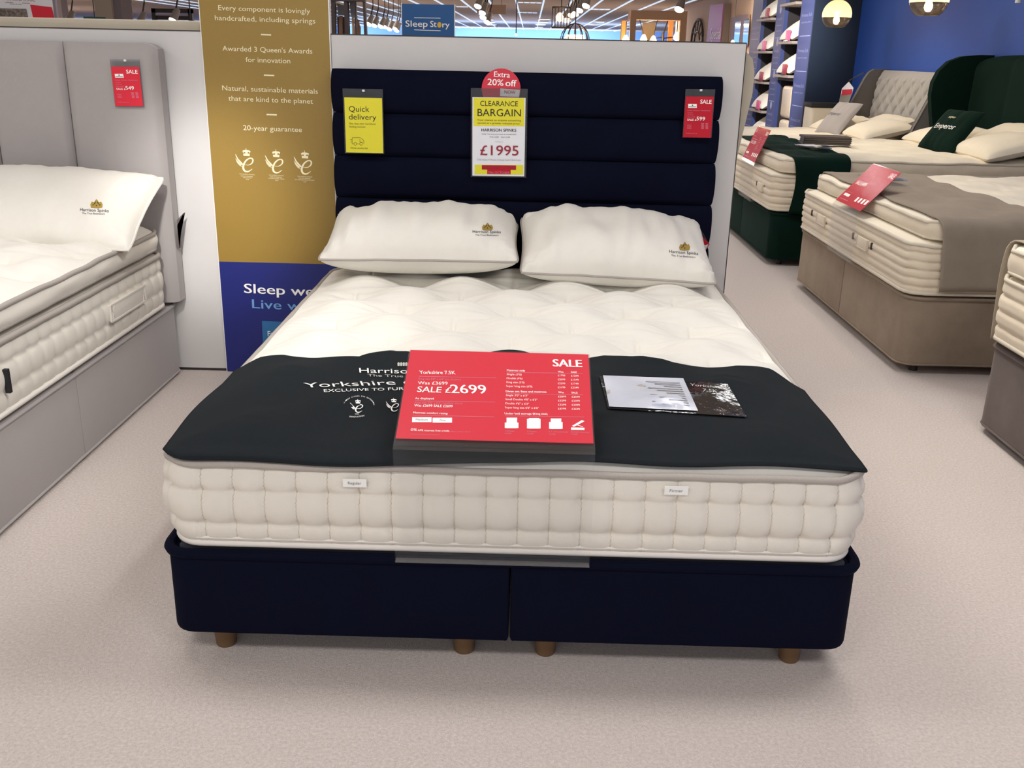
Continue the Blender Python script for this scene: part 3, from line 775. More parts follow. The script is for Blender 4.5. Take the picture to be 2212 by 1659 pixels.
for k, (x, t, t2) in enumerate(((1195, '2 Drawer', '+£200'), (1425, '4 Drawer', '+£400'), (1655, '2 + 2 Continental', '+£400'))):
    y = 816+k*4; ps.rect(x+18, y, x+128, y+108, 'white_print'); ps.rect(x, y+(50, 8, 36)[k], x+142, y+106, 'white_print')
    ps.line(x+30, y+36, x+118, y+36, 3, 'pink_print')
    T(t, x-2, y+140, x+(100, 100, 195)[k], y+144, 17, 'pink_print'); T(t2, x-4, y+164, x+68, y+166, 15, 'pink_print')
ps.quad([(1886, 915), (2026, 918), (2026, 942), (1884, 940)], 'white_print'); ps.quad([(1894, 900), (2000, 840), (2028, 852), (1916, 910)], 'white_print'); ps.line(1950, 890, 2010, 908, 6, 'white_print')
T('End Lift Ottoman', 1884, 966, 2076, 972, 17, 'pink_print'); T('+£600', 1884, 988, 1955, 990, 15, 'pink_print')
T('Medium', 286, 846, 406, 848, 22, 'grey_print'); T('Firm', 526, 850, 584, 852, 20, 'grey_print')
ps.order = list(('pink_print', 'white_print', 'grey_print'))
ps.build(sg, place, {'pink_print': 'fine_lettering', 'white_print': 'white_lettering', 'grey_print': 'grey_lettering'})
# ------------------------------------------------------------------ pillows with the stitched crest
def crest(parent, top, uv, org, sc, box, l1, l2):
    """gold crest above two lines of dark lettering, laid on a pillow where the photograph shows them.
    org, sc: view origin and scale; box: crest x0, y0, x1, y1; l1, l2: text lines (x0, ybase0, x1, ybase1, height)"""
    S = SurfPx(parent, top, uv)
    def P(x, y, l=.0020): return tuple(S(org[0]+x*sc, org[1]+y*sc, l))
    x0, y0, x1, y1 = box; cx, w2, h = (x0+x1)/2, (x1-x0)/2, y1-y0
    poly = [(-.9, 0), (-1, .35), (-.75, .72), (-.5, .62), (-.3, .7), (-.16, .9), (0, 1.0), (.16, .9), (.3, .7), (.5, .62), (.75, .72), (1, .35), (.9, 0), (.45, -.05), (0, -.08), (-.45, -.05)]
    mb = MB(); mb.add([P(cx+a*w2, y1-b*h) for a, b in poly]+[P(cx, (y0+y1)/2)], [(i, (i+1) % len(poly), len(poly)) for i in range(len(poly))])
    mb.build('gold_crest', MATS['gold_thread'], parent, smooth=False, fix=False)
    mb = MB()
    for a, b in ((-.3, .45), (.3, .45), (0, .22), (-.18, .62), (.18, .62), (-.55, .3), (.55, .3)):
        mb.add([P(cx+(a+p*.1)*w2, y1-(b+q*.1)*h, .0026) for p, q in ((-1, 0), (0, -1), (1, 0), (0, 1))], [(0, 1, 2, 3)])
    mb.build('crest_detail', MATS['navy_thread'], parent, smooth=False, fix=False)
    for t, (xa, ya, xb, yb, hh) in (('Harrison Spinks', l1), ('The True Bedmakers', l2)):
        gv, gf = glyphs(t); MB().add([P(xa+(xb-xa)*a, ya+(yb-ya)*a-hh*b) for a, b in gv], gf).build('dark_lettering', MATS['navy_thread'], parent, smooth=False, fix=False)
pw = thing('pillow', 'plump white pillow with stitched crest, left of the pair on the navy bed', 'pillow', (-.372, 1.775, .648), group='white crest pillows', rot=(math.radians(9), math.radians(-.5), math.radians(1)))
tp = pillow(pw, .735, .44, .27, 'cream_fabric', 'tape_grey', .045, .022, 1, .46)
crest(pw, tp, (.66, -.4), (660, 420), 480/2212, (1755, 285, 1862, 355), (1663, 384, 1942, 390, 27), (1688, 412, 1920, 416, 16))
pw = thing('pillow', 'plump white pillow with stitched crest, right of the pair on the navy bed', 'pillow', (.355, 1.775, .632), group='white crest pillows', rot=(math.radians(17), math.radians(2.2), math.radians(1.5)))
tp = pillow(pw, .725, .45, .25, 'cream_fabric', 'tape_grey', .045, .022, 9, .46)
crest(pw, tp, (.72, -.5), (1100, 430), 500/2212, (1622, 412, 1727, 488), (1528, 514, 1803, 536, 28), (1548, 547, 1778, 566, 18))

# ------------------------------------------------------------------ hanging price tags
def hang_tag(label, px, Y, card_quad, crop, scale, draw, cardmat, size, tilt=0, cardlow=.0, clip=True):
    """clear wallet with a card, hung on a headboard; px = wallet corners TL, TR, BR, BL in photo pixels"""
    P = [ony(x, y, Y) for x, y in px]; w_ = (P[1]-P[0]).length; h_ = (P[0]-P[3]).length
    ang = math.atan2(P[0].x-P[3].x, P[0].z-P[3].z); o = P[3]
    t = thing('price_tag', label, 'price tag', (o.x, Y, o.z), group=None, rot=(0, ang, 0))
    MB().box(0, w_, -.0012, .0012, 0, h_).build('clear_wallet', MATS['wallet_clear'], t, smooth=False)
    cw0, cw1, ch0, ch1 = size
    MB().box(w_*cw0, w_*cw1, -.0022, -.0014, h_*ch0, h_*ch1).build('card', MATS[cardmat], t, smooth=False)
    p = Print(card_quad, w_*(cw1-cw0), h_*(ch1-ch0)); draw(p)
    p.build(t, lambda x, y, l: (x+w_*cw0, -.0022-l*.6, y+h_*ch0), {'white_print': 'white_lettering', 'black_print': 'black_lettering', 'yellow_print': 'yellow_panel', 'red_dull': 'red_panel', 'crimson_print': 'crimson_lettering'})
    if clip: MB().rbox(w_*.52-.005, w_*.52+.005, -.006, .002, h_*.955, h_*.955+.008, .002, 2).build('hanging_pin', MATS['white_paint'], t)
    return t, w_, h_
clear_mat('wallet_clear', (238, 239, 240), .10, (150, 150, 152), .1, .35)
S5 = 460/2212
def d_quick(p):
    p.text('Quick', 252, 522, 466, 524, 62, 'black_print'); p.text('delivery', 252, 605, 540, 612, 62, 'black_print')
    p.text('Get that new furniture', 253, 658, 532, 664, 22, 'olive_print'); p.text('feeling sooner.', 253, 692, 432, 695, 22, 'olive_print')
    for a in ((285, 800, 370, 800), (370, 800, 408, 830), (408, 830, 408, 870), (285, 800, 285, 868), (285, 868, 305, 868), (330, 868, 362, 868), (366, 815, 366, 850), (366, 850, 400, 850), (262, 822, 285, 822), (270, 845, 285, 845)): p.line(*a, 4, 'olive_print')
    for cx in (318, 378):
        for k in range(10):
            a, b = 2*PI*k/10, 2*PI*(k+1)/10; p.line(cx+14*math.cos(a), 868+16*math.sin(a), cx+14*math.cos(b), 868+16*math.sin(b), 4, 'olive_print')
    p.text('While stocks last', 265, 922, 452, 924, 20, 'olive_print')
YT = 1.984
hang_tag('yellow quick delivery card in a clear wallet on the navy headboard', [(740, 191), (827, 194), (828, 334), (745, 331)], YT,
         [(203, 372), (598, 378), (614, 970), (220, 960)], None, None, d_quick, 'yellow_print', (.035, .975, .015, .865))
def d_clear(p):
    p.rect(148, 440, 868, 838, 'yellow_print'); p.rect(165, 1385, 860, 1520, 'yellow_print')
    p.rect(268, 1390, 757, 1452, 'red_dull'); p.rect(345, 1450, 680, 1516, 'red_dull')
    p.text('CLEARANCE', 242, 553, 778, 556, 74, 'black_print'); p.text('BARGAIN', 205, 697, 820, 699, 108, 'black_print')
    p.text('Your chance to acquire something', 200, 762, 822, 768, 26, 'olive_print'); p.text('special at a greatly reduced price', 205, 804, 802, 810, 26, 'olive_print')
    p.text('HARRISON SPINKS', 262, 912, 756, 914, 44, 'black_print', .3); p.text('YORK 7.5K SHALLOW BASE & HEADBOARD', 262, 960, 756, 961, 18, 'grey_print')
    p.text('WAS £3698    SALE £3298', 374, 998, 666, 1000, 18, 'grey_print'); p.text('To Clear at', 458, 1062, 566, 1063, 14, 'grey_print')
    p.text('£1995', 246, 1245, 788, 1248, 146, 'crimson_print', .2)
    for x, tx, t in ((205, 238, 'Ex Display'), (360, 395, 'Returns'), (490, 520, 'Excess Stock'), (668, 698, 'End of Line')):
        p.text(t, tx, 1320, tx+(112, 82, 138, 122)[(205, 360, 490, 668).index(x)], 1321, 18, 'grey_print')
        for a in ((x, 1300, x+22, 1300), (x, 1318, x+22, 1318), (x, 1300, x, 1318), (x+22, 1300, x+22, 1318)): p.line(*a, 2, 'grey_print')
    p.text('DELIVERY AFTER', 275, 1445, 752, 1445, 46, 'crimson_print', .3); p.text('19th OCTOBER', 360, 1508, 668, 1510, 34, 'pink_print')
    p.order = list(('yellow_print', 'red_dull', 'black_print', 'olive_print', 'grey_print', 'crimson_print', 'pink_print'))
tg, w_, h_ = hang_tag('white and yellow clearance bargain card at the middle of the navy headboard', [(1017, 190), (1140, 194), (1137, 384), (1017, 382)], YT,
         [(132, 432), (886, 438), (874, 1545), (134, 1540)], None, None, d_clear, 'paper', (.03, .965, .015, .90), clip=False)
# red round extra-discount disc behind the wallet
c = ony(1082.5, 192, YT); rr = .0745
dc = thing('discount_disc', 'round red extra twenty percent off disc above the clearance card', 'discount sign', (c.x, YT+.0035, c.z))
MB().add([(rr*math.cos(2*PI*k/40), y, rr*math.sin(2*PI*k/40)) for y in (-.001, .001) for k in range(40)], [tuple(range(40)), tuple(range(79, 39, -1))]+[(k, (k+1) % 40, 40+(k+1) % 40, 40+k) for k in range(40)]).build('disc', M('disc_red', (206, 42, 62), .5), dc, smooth=False)
K = 160/1021
pd = Wall2D(YT+.003, c.x)
pd.H = lambda x, y: ((lambda p: (p.x-c.x, p.z-c.z))(ony(1000+x*K, 140+y*K, YT+.003)))
pd.text('Extra', 428, 164, 645, 176, 78, 'white_print', .4); pd.text('20%', 338, 276, 556, 290, 92, 'white_print', .4); pd.text('off', 586, 292, 735, 300, 92, 'white_print', .4)
pd.quad([(515, 325), (785, 345), (775, 445), (512, 432)], 'white_print')
pd.text('NOW', 572, 396, 722, 402, 48, 'red_dull', .3)
pd.build(dc, lambda x, y, l: (x, -.0012-l*.6, y), {'white_print': 'white_lettering', 'red_dull': 'red_lettering'})
def d_sale(price):
    def f(p):
        p.text('SALE', 735, 635, 1020, 640, 105, 'white_print', .5); p.rect(430, 645, 648, 745, 'white_print')
        p.text(price, 640, 1060, 855, 1064, 100, 'white_print', .4); p.text('SALE £', 405, 1068, 632, 1070, 52, 'white_print', .5)
        p.text('Linear Drawer Headboard', 415, 822, 985, 826, 34, 'pink_print'); p.text('Colour', 418, 880, 550, 880, 26, 'pink_print'); p.text('No drawers', 418, 930, 565, 930, 24, 'pink_print'); p.text('Was £779', 410, 990, 600, 990, 28, 'pink_print')
        for k in range(5):
            for x, mm in ((765, 'pink_print'), (872, 'pink_print')): p.line(x, 1140+k*32, x+68, 1140+k*32, 16, mm)
            if k: p.line(400, 1150+k*30, 510, 1150+k*30, 8, 'pink_print')
        p.text('0% APR interest free credit', 375, 1405, 660, 1408, 26, 'pink_print')
        p.quad([(525, 665), (555, 665), (555, 692), (525, 692)], 'black_print'); p.line(445, 715, 630, 715, 16, 'grey_print')
        p.order = list(('pink_print', 'white_print', 'black_print', 'grey_print'))
    return f
hang_tag('red sale card priced 599 in a clear wallet on the navy headboard', [(1481, 192), (1545, 193), (1535, 298), (1474, 297)], YT,
         [(370, 455), (1080, 462), (1010, 1500), (295, 1500)], None, None, d_sale('599'), 'red_dull', (.02, .97, .005, .85))
S6 = 110/1404
hang_tag('red sale card priced 549 in a clear wallet on the grey headboard', [(237, 128), (301, 128), (310, 231), (249, 231)], 1.988,
         [(370, 455), (1080, 462), (1010, 1500), (295, 1500)], None, None, d_sale('549'), 'red_print', (.02, .965, .02, .85))
# small red swing tag poking out behind the right pillow
st = thing('swing_tag', 'crumpled red and white swing tag behind the right white pillow', 'swing tag', tuple(ony(1500, 545, 1.97)))
K2 = 500/2212
o0 = ony(1500, 545, 1.97)
def wp(x, y, Y): p = ony(1100+x*K2, 430+y*K2, Y)-o0; return tuple(p)
MB().add([wp(1760, 330, 1.97), wp(1840, 350, 1.96), wp(1915, 432, 1.95), wp(1850, 535, 1.97), wp(1800, 480, 1.97)], [(0, 1, 2, 4), (4, 2, 3)]).build('red_film', MATS['red_dull'], st, smooth=False)
MB().add([wp(1805, 455, 1.965), wp(1905, 432, 1.945), wp(1880, 480, 1.955), wp(1830, 505, 1.965)], [(0, 1, 2, 3)]).build('white_film', MATS['paper'], st, smooth=False)
MB().add([wp(1750, 270, 1.98), wp(1850, 320, 1.98), wp(1912, 425, 1.98), wp(1780, 350, 1.98)], [(0, 1, 2, 3)]).build('clear_film', MATS['wallet_clear'], st, smooth=False)

# ------------------------------------------------------------------ grey bed at the left
LX = -2.20; LW = 1.5
gb = thing('divan_base', 'light grey divan base with a drawer joint along its side', 'bed base', (LX, .10, 0))
divan(gb, LW, 1.97, .012, .308, 'grey_weave', split=1.02, r=.03, halves='y')
MB().box(-LW/2+.03, LW/2-.03, .03, 1.85, .305, .316).build('top_panel', MATS['base_ticking'], gb, smooth=False)
gm = thing('mattress', 'cream mattress with quilted border and handle on the light grey base', 'mattress', (LX, .06, 0))
zflat = lambda x, y: .535+.012*(1-math.exp(-max(0, min(LW/2-abs(x), y, 1.92-y))/.05))
sd = side_tuft(.075, (.34, .70), .012, .014)
slab(gm, LW, 1.92, .07, .322, zflat, sd, ('cream_fabric', 'border_fabric', 'tape_grey', 'tape_white'), .009, 30, 40, 50, 'top_panel', (.011, .009), .002)
def side_handle(parent, y0, y1, z, x, hgt=.05, mat='border_fabric', mat2='tape_white', sgn=1):
    f = MB()
    f.rbox(x-.004, x+.010, y0, y1, z-hgt/2, z+hgt/2, .004, 2); h_ = f.build('handle', MATS[mat], parent)
    e = MB()
    for a, b, c2, d in ((y0, y1, z-hgt/2-.003, z-hgt/2+.003), (y0, y1, z+hgt/2-.003, z+hgt/2+.003)): e.box(x+.006, x+.0125, a, b, c2, d)
    for a in (y0, y1): e.box(x+.006, x+.0125, a-.003, a+.003, z-hgt/2, z+hgt/2)
    for a in (y0+.002, y1-.032):
        e.tube([(x+.011, a, z-hgt/2), (x+.011, a+.03, z+hgt/2)], .0012, 5); e.tube([(x+.011, a, z+hgt/2), (x+.011, a+.03, z-hgt/2)], .0012, 5)
    e.build('handle_stitching', MATS[mat2], h_, smooth=False)
side_handle(gm, 1.33, 1.65, .435, LW/2+.012, .058)
MB().box(LW/2+.010, LW/2+.024, .615, .628, .39, .46).build('brand_tag', MATS['black_print'], gm, smooth=False)
gt = thing('mattress_topper', 'thick tufted white topper on the cream mattress at the left edge', 'mattress topper', (LX, .06, 0))
ZL = tuft_top(LW, 1.92, .622, .036, .17, 0, .98, .06, .02, .020, .005, 6, .8)
slab(gt, LW-.01, 1.92, .07, .556, ZL, lambda s, t: .012*math.sin(PI*t)+.004*nz(s*9, t*2), ('cream_fabric', 'border_fabric', 'tape_grey', 'tape_grey'), .012, 10, 150, 190, 'tufted_top', (.009, .007), .006)
gh = thing('headboard', 'tall light grey headboard with wide vertical panels', 'headboard', (LX, 1.985, 0))
MB().rbox(-.77, .77, .055, .11, .33, 1.30, .012).build('back_board', MATS['grey_weave'], gh)
xs = [-.79, -.49, -.20, .10, .395, .488-.0, .79]
xs = [-.79, -.475, -.175, .125, .425, .79]
for a, b in zip(xs[:-1], xs[1:]):
    rows = []; last = b > .7; first = a < -.7
    for j in range(25):
        v = j/24; row = []
        for i in range(21):
            u = i/20; x = a+.0012+(b-a-.0024)*u; ztop = 1.338
            e = (math.sin(PI*u)**.09 if not (last and u > .5) and not (first and u < .5) else min(1, math.sqrt(max(0, 1-((max(u, 1-u)-.5)/.5)**8))))
            ev = math.sqrt(max(0, 1-(max(0, v-.93)/.07)**2))
            z = .325+(ztop-.325)*v
            if last and v > .9: z -= .02*max(0, (u-.85)/.15)**2*((v-.9)/.1)
            row.append((x, .04-.03*e*ev, z))
        rows.append(row)
    mb = MB().grid(rows)
    mb.grid([rows[-1], [(p[0], .10, p[2]) for p in rows[-1]]]); mb.grid([[r[-1] for r in rows], [(r[-1][0], .10, r[-1][2]) for r in rows]]); mb.grid([[r[0] for r in rows], [(r[0][0], .10, r[0][2]) for r in rows]])
    mb.build('panel', MATS['grey_weave'], gh, sharp=60)
MB().prism([(.79, .55), (.80, .545), (.80, .66), (.83, .69), (.80, .64)], .05, .07, 'y').build('fixing_strap', MATS['charcoal_suede'], gh, smooth=False)
gp = thing('pillow', 'white crest pillow leaning on the light grey headboard', 'pillow', (-1.775, 1.735, .745), group='white crest pillows', rot=(math.radians(27), math.radians(1.5), math.radians(1)))
tp = pillow(gp, .76, .47, .20, 'cream_fabric', 'tape_white', .05, .010, 4, .55)
crest(gp, tp, (.44, -.3), (0, 330), 520/1835, (690, 357, 783, 420), (612, 445, 828, 456, 24), (628, 469, 800, 474, 14))

# beds standing on the far side of the partition: only headboard edges show
M('beige_velvet', (190, 180, 162), .9, (5, .4, (180, 170, 152)), sheen=.3, spec=.1)
bh = thing('headboard', 'beige headboard top showing above the left white partition', 'headboard', (-2.35, PY+.035, 0))
MB().rbox(-1.05, 1.082, 0, .10, .0, 1.425, .02, 4).build('padded_board', MATS['beige_velvet'], bh)
MB().tube([(-1.05, .01, 1.412), (1.07, .01, 1.412)], .006, 6).build('edge_piping', MATS['beige_velvet'], bh)
wh = thing('headboard', 'beige winged headboard edge behind the right end of the partition', 'headboard', (.80, PY+.036, 0))
prof = [(-.7, 0), (.04, 0), (.045, .45), (.05, .75), (.062, .95), (.085, 1.10), (.10, 1.20), (.10, 1.28), (.088, 1.33), (.06, 1.355), (-.7, 1.36)]
MB().prism(prof, 0, .07, 'y').build('padded_wing', MATS['beige_velvet'], wh, sharp=40)
MB().box(.046, .060, .07, .09, 0, .85).build('frame_leg', MATS['charcoal_suede'], wh, smooth=False)
MB().box(.052, .058, .0, .07, 0, .75).build('side_edge', MATS['charcoal_suede'], wh, smooth=False)
# ------------------------------------------------------------------ beds along the blue wall, feet towards the aisle
RZ = -PI/2
def handles(parent, xs, z, y=-.012):
    for x in xs:
        h_ = MB().rbox(x-.075, x+.075, y-.008, y+.004, z-.026, z+.026, .004, 2).build('handle', MATS['border_ivory'], parent)
        e = MB()
        for s in (-1, 1): e.box(x+s*.075-.002, x+s*.075+.002, y-.011, y-.006, z-.026, z+.026)
        e.box(x-.075, x+.075, y-.011, y-.006, z-.028, z-.024); e.build('handle_stitching', MATS['tape_cream'], h_, smooth=False)
def vents(parent, xs, z, y=-.012):
    for x in xs: MB().rbox(x-.006, x+.006, y-.006, y+.004, z-.017, z+.017, .003, 2).build('air_vent', MATS['dark_steel'], parent)
def bed(tag, x, yc, W, basemat, z_b=(.045, .355), z_m=(.365, .60), z_t=(.604, .675), seed=0, n=6, L=2.0, hx=(), vx=(), tset=.0):
    b = thing('divan_base', tag['base'], 'bed base', (x, yc, 0), RZ)
    divan(b, W, L, z_b[0], z_b[1], basemat, r=.07)
    ft = MB()
    for fx in (-W/2+.08, -.06, .06, W/2-.08):
        for fy in (.10, L-.1): MB().cyl((fx, fy), .02, 0, z_b[0]+.002, 12).build('castor', MATS['dark_steel'], b)
    m_ = thing('mattress', tag['mattress'], 'mattress', (x-.01, yc, 0), RZ)
    zf = lambda px, py: z_m[1]-.018+.018*(1-math.exp(-max(0, min(W/2-abs(px), py, L-py))/.04))
    slab(m_, W, L, .08, z_m[0], zf, side_lines(n, .009, .012), ('ivory_fabric', 'border_ivory', 'tape_cream', 'tape_cream'), .014, 44, 30, 40, 'top_panel', (.009, .009), .002)
    if hx: handles(m_, hx, (z_m[0]+z_m[1])/2)
    if vx: vents(m_, vx, (z_m[0]+z_m[1])/2+.008)
    t_ = thing('mattress_topper', tag['topper'], 'mattress topper', (x-.01+tset, yc, 0), RZ); LT = L-.01-tset
    zt = tuft_top(W, LT, z_t[1], .018, .21, .0, 1.0, .05, .018, .008, .003, seed)
    slab(t_, W-.02, LT, .08, z_t[0], zt, lambda s, t: .010*math.sin(PI*t)+.006*nz(s*8+seed, t*1.5), ('ivory_fabric', 'border_ivory', 'tape_cream', 'tape_cream'), .016, 10, 90, 110, 'tufted_top', (.008, .006), .008)
    return lambda px, py: zt(px, max(0, py-tset))
# A: taupe suede bed
AX, AY, AW = 1.70, 3.19, 1.80
zA = bed(dict(base='taupe suede divan base beside the aisle', mattress='cream mattress with handles on the taupe suede base', topper='thin cream topper under the taupe suede runner'), AX, AY, AW, 'taupe_suede', z_m=(.365, .60), seed=3, hx=(.30, -.42), vx=(.14, .42, -.62), n=6, tset=.065)
ra = thing('bed_runner', 'taupe suede runner draped over the foot of the taupe bed', 'bed runner', (AX-.01, AY, 0), RZ)
drape(ra, AW, lambda s: (.095+.04*nz(s*2.5, 1.7)+.03*smooth01((abs(s)-.8)/.2), .60+.04*nz(s*2, 4.4)), lambda x, y: max(zA(x, y), .69), (.27, .30), 'runner_taupe', 'suede_cloth', over=.02, seed=1)
# B: dark green emperor bed
BXX, BY, BW = 1.66, 5.585, 1.85
zB = bed(dict(base='dark green velvet divan base with a corner drawer', mattress='cream mattress above the dark green velvet base', topper='thick cream topper on the dark green bed'), BXX, BY, BW, 'green_velvet', z_m=(.37, .615), z_t=(.62, .70), seed=8, hx=(.62,), vx=(.50,), n=5, L=1.92, tset=.05)
gdr = [o for o in bpy.data.objects if o.get('label') == 'dark green velvet divan base with a corner drawer'][0]
MB().rbox(BW/2-.002, BW/2+.008, .25, .98, .05, .26, .006, 2).build('drawer_front', MATS['green_velvet'], gdr)
MB().box(BW/2+.004, BW/2+.0095, .25, .36, .259, .263).build('drawer_trim', MATS['tape_cream'], gdr, smooth=False)
rb = thing('bed_runner', 'dark green velvet runner hanging over the corner of the green bed', 'bed runner', (BXX-.01, BY, 0), RZ)
drape(rb, BW, lambda s: (.10+.04*nz(s*2.5, 8.2)+.02*smooth01((s-.9)/.2), .47+.05*nz(s*2, 2.4)-.03*smooth01((s-1.0)/.1)), lambda x, y: max(zB(x, y), .715), (.25, .36), 'green_velvet', 'velvet_cloth', over=.022, seed=4)
mb = MB(); gv, gf = glyphs('SA'); mb.add([(.60+.06*a, .30+.05*b, zB(.6, .3)+.024) for a, b in gv], gf); mb.build('faint_lettering', M('green_print', (60, 92, 70), .7), rb, smooth=False, fix=False)
# D: far bed with the grey headboard
DX, DY, DW = 1.70, 7.97, 1.85
zD = bed(dict(base='grey divan base of the bed nearest the pillow shelves', mattress='cream mattress of the bed nearest the pillow shelves', topper='cream topper in front of the grey winged headboard'), DX, DY, DW, 'charcoal_suede', z_t=(.604, .628), seed=5, n=6, L=1.86)
# C: charcoal bed cut by the right edge
CX, CY, CW = 1.77, .905, 1.5
zC = bed(dict(base='dark charcoal suede divan base at the right edge of the view', mattress='cream ridged mattress at the right edge of the view', topper='cream topper at the right edge of the view'), CX, CY, CW, 'charcoal_suede', z_b=(.03, .345), z_m=(.365, .61), z_t=(.615, .70), seed=9, n=4)
rc = thing('bed_runner', 'beige runner wrapped over the bed at the right edge of the view', 'bed runner', (CX-.01, CY, 0), RZ)
drape(rc, CW, lambda s: (.04+.03*nz(s*3, 5.5), .55), lambda x, y: max(zC(x, y), .72), (.38, .38), 'runner_beige', 'quilted_cloth', over=.02, seed=2)

# leaflet sleeves on the runners, sale signs
def lying_sleeve(label, bx, by, lx, ly, z, w_, d_):
    t = thing('leaflet_sleeve', label, 'leaflet', (bx+ly, by-lx, z), RZ+.15)
    MB().rbox(-w_/2, w_/2, -d_/2, d_/2, 0, .006, .002, 2).build('sleeve', MATS['sleeve'], t); MB().box(-w_*.4, w_*.1, -d_*.4, d_*.4, .0061, .0072).build('paper_sheet', MATS['paper'], t, smooth=False)
lying_sleeve('clear leaflet sleeve on the dark green runner', BXX, BY, .42, .36, zB(.42, .36)+.02, .30, .15)
lying_sleeve('clear leaflet sleeve on the taupe suede runner', AX, AY, -.25, .22, zA(-.25, .22)+.03, .26, .15)
def small_sale(label, x, yc, y0, z0, y1, z1, zb, price, glow=False):
    t = thing('sale_sign', label, 'price sign', (x, yc, 0), RZ)
    pl_ = sign_holder(t, .415, y0, z0, y1, z1, zb, .12, 'red_dull')
    p = Print([(215, 125), (2075, 155), (2120, 1075), (85, 1020)], .409, 1.0); p.bs = .28
    p.text('SALE', 1700, 300, 2005, 305, 100, 'white_print', .6); p.rect(320, 175, 470, 280, 'pink_print')
    p.text('Mattress', 316, 385, 684, 388, 44, 'pink_print', .3); p.text('SALE £' + price, 290, 580, 1008, 590, 90, 'white_print', .4); p.line(300, 450, 1000, 455, 14, 'pink_print')
    for k in range(9):
        y = 380+k*44; p.line(1205, y, 1205+(200, 300, 260, 340)[k % 4], y+4, 12, 'pink_print'); p.line(1752, y, 1832, y, 12, 'pink_print'); p.line(1892, y, 1975, y, 12, 'pink_print')
    p.rect(247, 812, 445, 872, 'white_print'); p.rect(455, 817, 653, 877, 'white_print')
    for q in (1205, 1435, 1665, 1890): p.rect(q, 820, q+130, 925, 'white_print')
    p.line(240, 950, 840, 960, 12, 'pink_print'); p.line(256, 770, 700, 776, 12, 'pink_print')
    p.build(t, pl_, {'pink_print': 'fine_lettering', 'white_print': 'white_symbols'})
small_sale('red sale price card on the foot of the taupe suede bed', AX, 3.20, -.034, .607, .155, .818, .357, '4499')
small_sale('red sale price card on the foot of the dark green bed', BXX, 5.40, -.034, .615, .065, .86, .357, '4299')

# brochure stack on the green bed
for k in range(4):
    z = zB(.13, .55)+.016+.0145*k; a = R.uniform(-.06, .06)
    t = thing('brochure', ['grey brochure at the bottom of the stack on the green bed', 'grey brochure second from the bottom of the stack on the green bed', 'grey brochure second from the top of the stack on the green bed', 'dark covered grey brochure on top of the stack on the green bed'][k], 'brochure', (BXX+.56+.006*R.uniform(-1, 1), BY-.13+.1+.01*R.uniform(-1, 1), z), a-.1, 'grey brochures stacked on the green bed')
    MB().rbox(-.165, .165, -.11, .11, .0025, .0115, .003, 2).build('pages', M('page_edges', (128, 118, 108), .9, (200, .3, (100, 92, 84))), t)
    c = MB(); c.box(-.17, .17, -.113, .113, 0, .0024); c.box(-.17, .17, -.113, .113, .0116, .014); c.box(-.172, -.166, -.113, .113, 0, .014)
    c.build('cover', M('brochure_cover', (84, 74, 68), .6), t, smooth=False)

# headboards on the blue wall
M('pale_grey_quilt', (176, 172, 168), .9, (8, .4, (166, 162, 158)), sheen=.3, spec=.1)
M('mid_grey_cloth', (128, 124, 118), .95, (30, .4, (120, 116, 110)), sheen=.2, spec=.1)
HX = 3.69
hd = thing('headboard', 'pale grey winged headboard quilted in wavy lines', 'headboard', (HX, DY, 0), RZ)
rows = []; nu, nv = 150, 90; Wd = 1.85
for j in range(nv+1):
    v = j/nv; row = []; z = .35+.90*v
    for i in range(nu+1):
        u = i/nu; x = -Wd/2+Wd*u
        U = u*16; k0 = int(math.floor(U))
        a = min(1.0, min(abs(U-(kk+.24*(-1)**kk*math.sin(2*PI*v*5))) for kk in (k0-1, k0, k0+1, k0+2))*2)
        env = smooth01((.94-v)/.04)*smooth01((v-.0)/.05)
        dpt = .045*math.sqrt(max(0, 1-(1-a)**2))*env + .014*(1-env)
        lean = .09*(1-v)
        row.append((x, .03-dpt-lean+.03*max(0, (v-.93)/.07)**2, z))
    rows.append(row)
mb = MB().grid(rows); mb.grid([rows[-1], [(p[0], .09, p[2]-.005) for p in rows[-1]]])
mb.build('quilted_front', MATS['pale_grey_quilt'], hd, sharp=80)
MB().rbox(-Wd/2-.02, Wd/2+.02, .06, .105, .0, 1.24, .012).build('back_board', MATS['mid_grey_cloth'], hd)
def wing(parent, x, prof, mat, th=.05, name='wing', pipe=None):
    MB().prism(prof, x-th/2, x+th/2, 'x').build(name, MATS[mat], parent, sharp=40)
    if pipe: 
        for s in (-1, 1): MB().tube([(x+s*th/2, y, z) for y, z in prof[1:-1]], .005, 6).build('wing_piping', MATS[pipe], parent)
profD = [(.10, .0), (-.36, .0), (-.345, .62), (-.29, .80), (-.20, 1.02), (-.14, 1.16), (-.10, 1.225), (-.05, 1.255), (.10, 1.26)]
for x in (-Wd/2-.05, Wd/2+.05): wing(hd, x, profD, 'mid_grey_cloth', .055, pipe='mid_grey_cloth')
hg = thing('headboard', 'tall dark green velvet winged headboard with rounded shoulders', 'headboard', (HX, BY, 0), RZ)
WG = 1.87
rows = []
for j in range(41):
    v = j/40; row = []; 
    for i in range(61):
        u = -1+2*i/60; x = WG/2*u; zt = 1.40-.03*abs(u)**4
        z = .3+(zt-.3)*v; ev = math.sqrt(max(0, 1-(max(0, v-.9)/.1)**2))
        row.append((x, .04-.075*ev-.03*(1-v)+.012*abs(math.sin(PI*1.5*(u+1)))**.4*ev*-1, z))
    rows.append(row)
mb = MB().grid(rows); mb.grid([rows[-1], [(p[0], .10, p[2]) for p in rows[-1]]]); mb.build('padded_front', MATS['green_velvet'], hg, sharp=60)
MB().rbox(-WG/2, WG/2, .05, .105, 0, 1.37, .012).build('back_board', MATS['green_velvet'], hg)
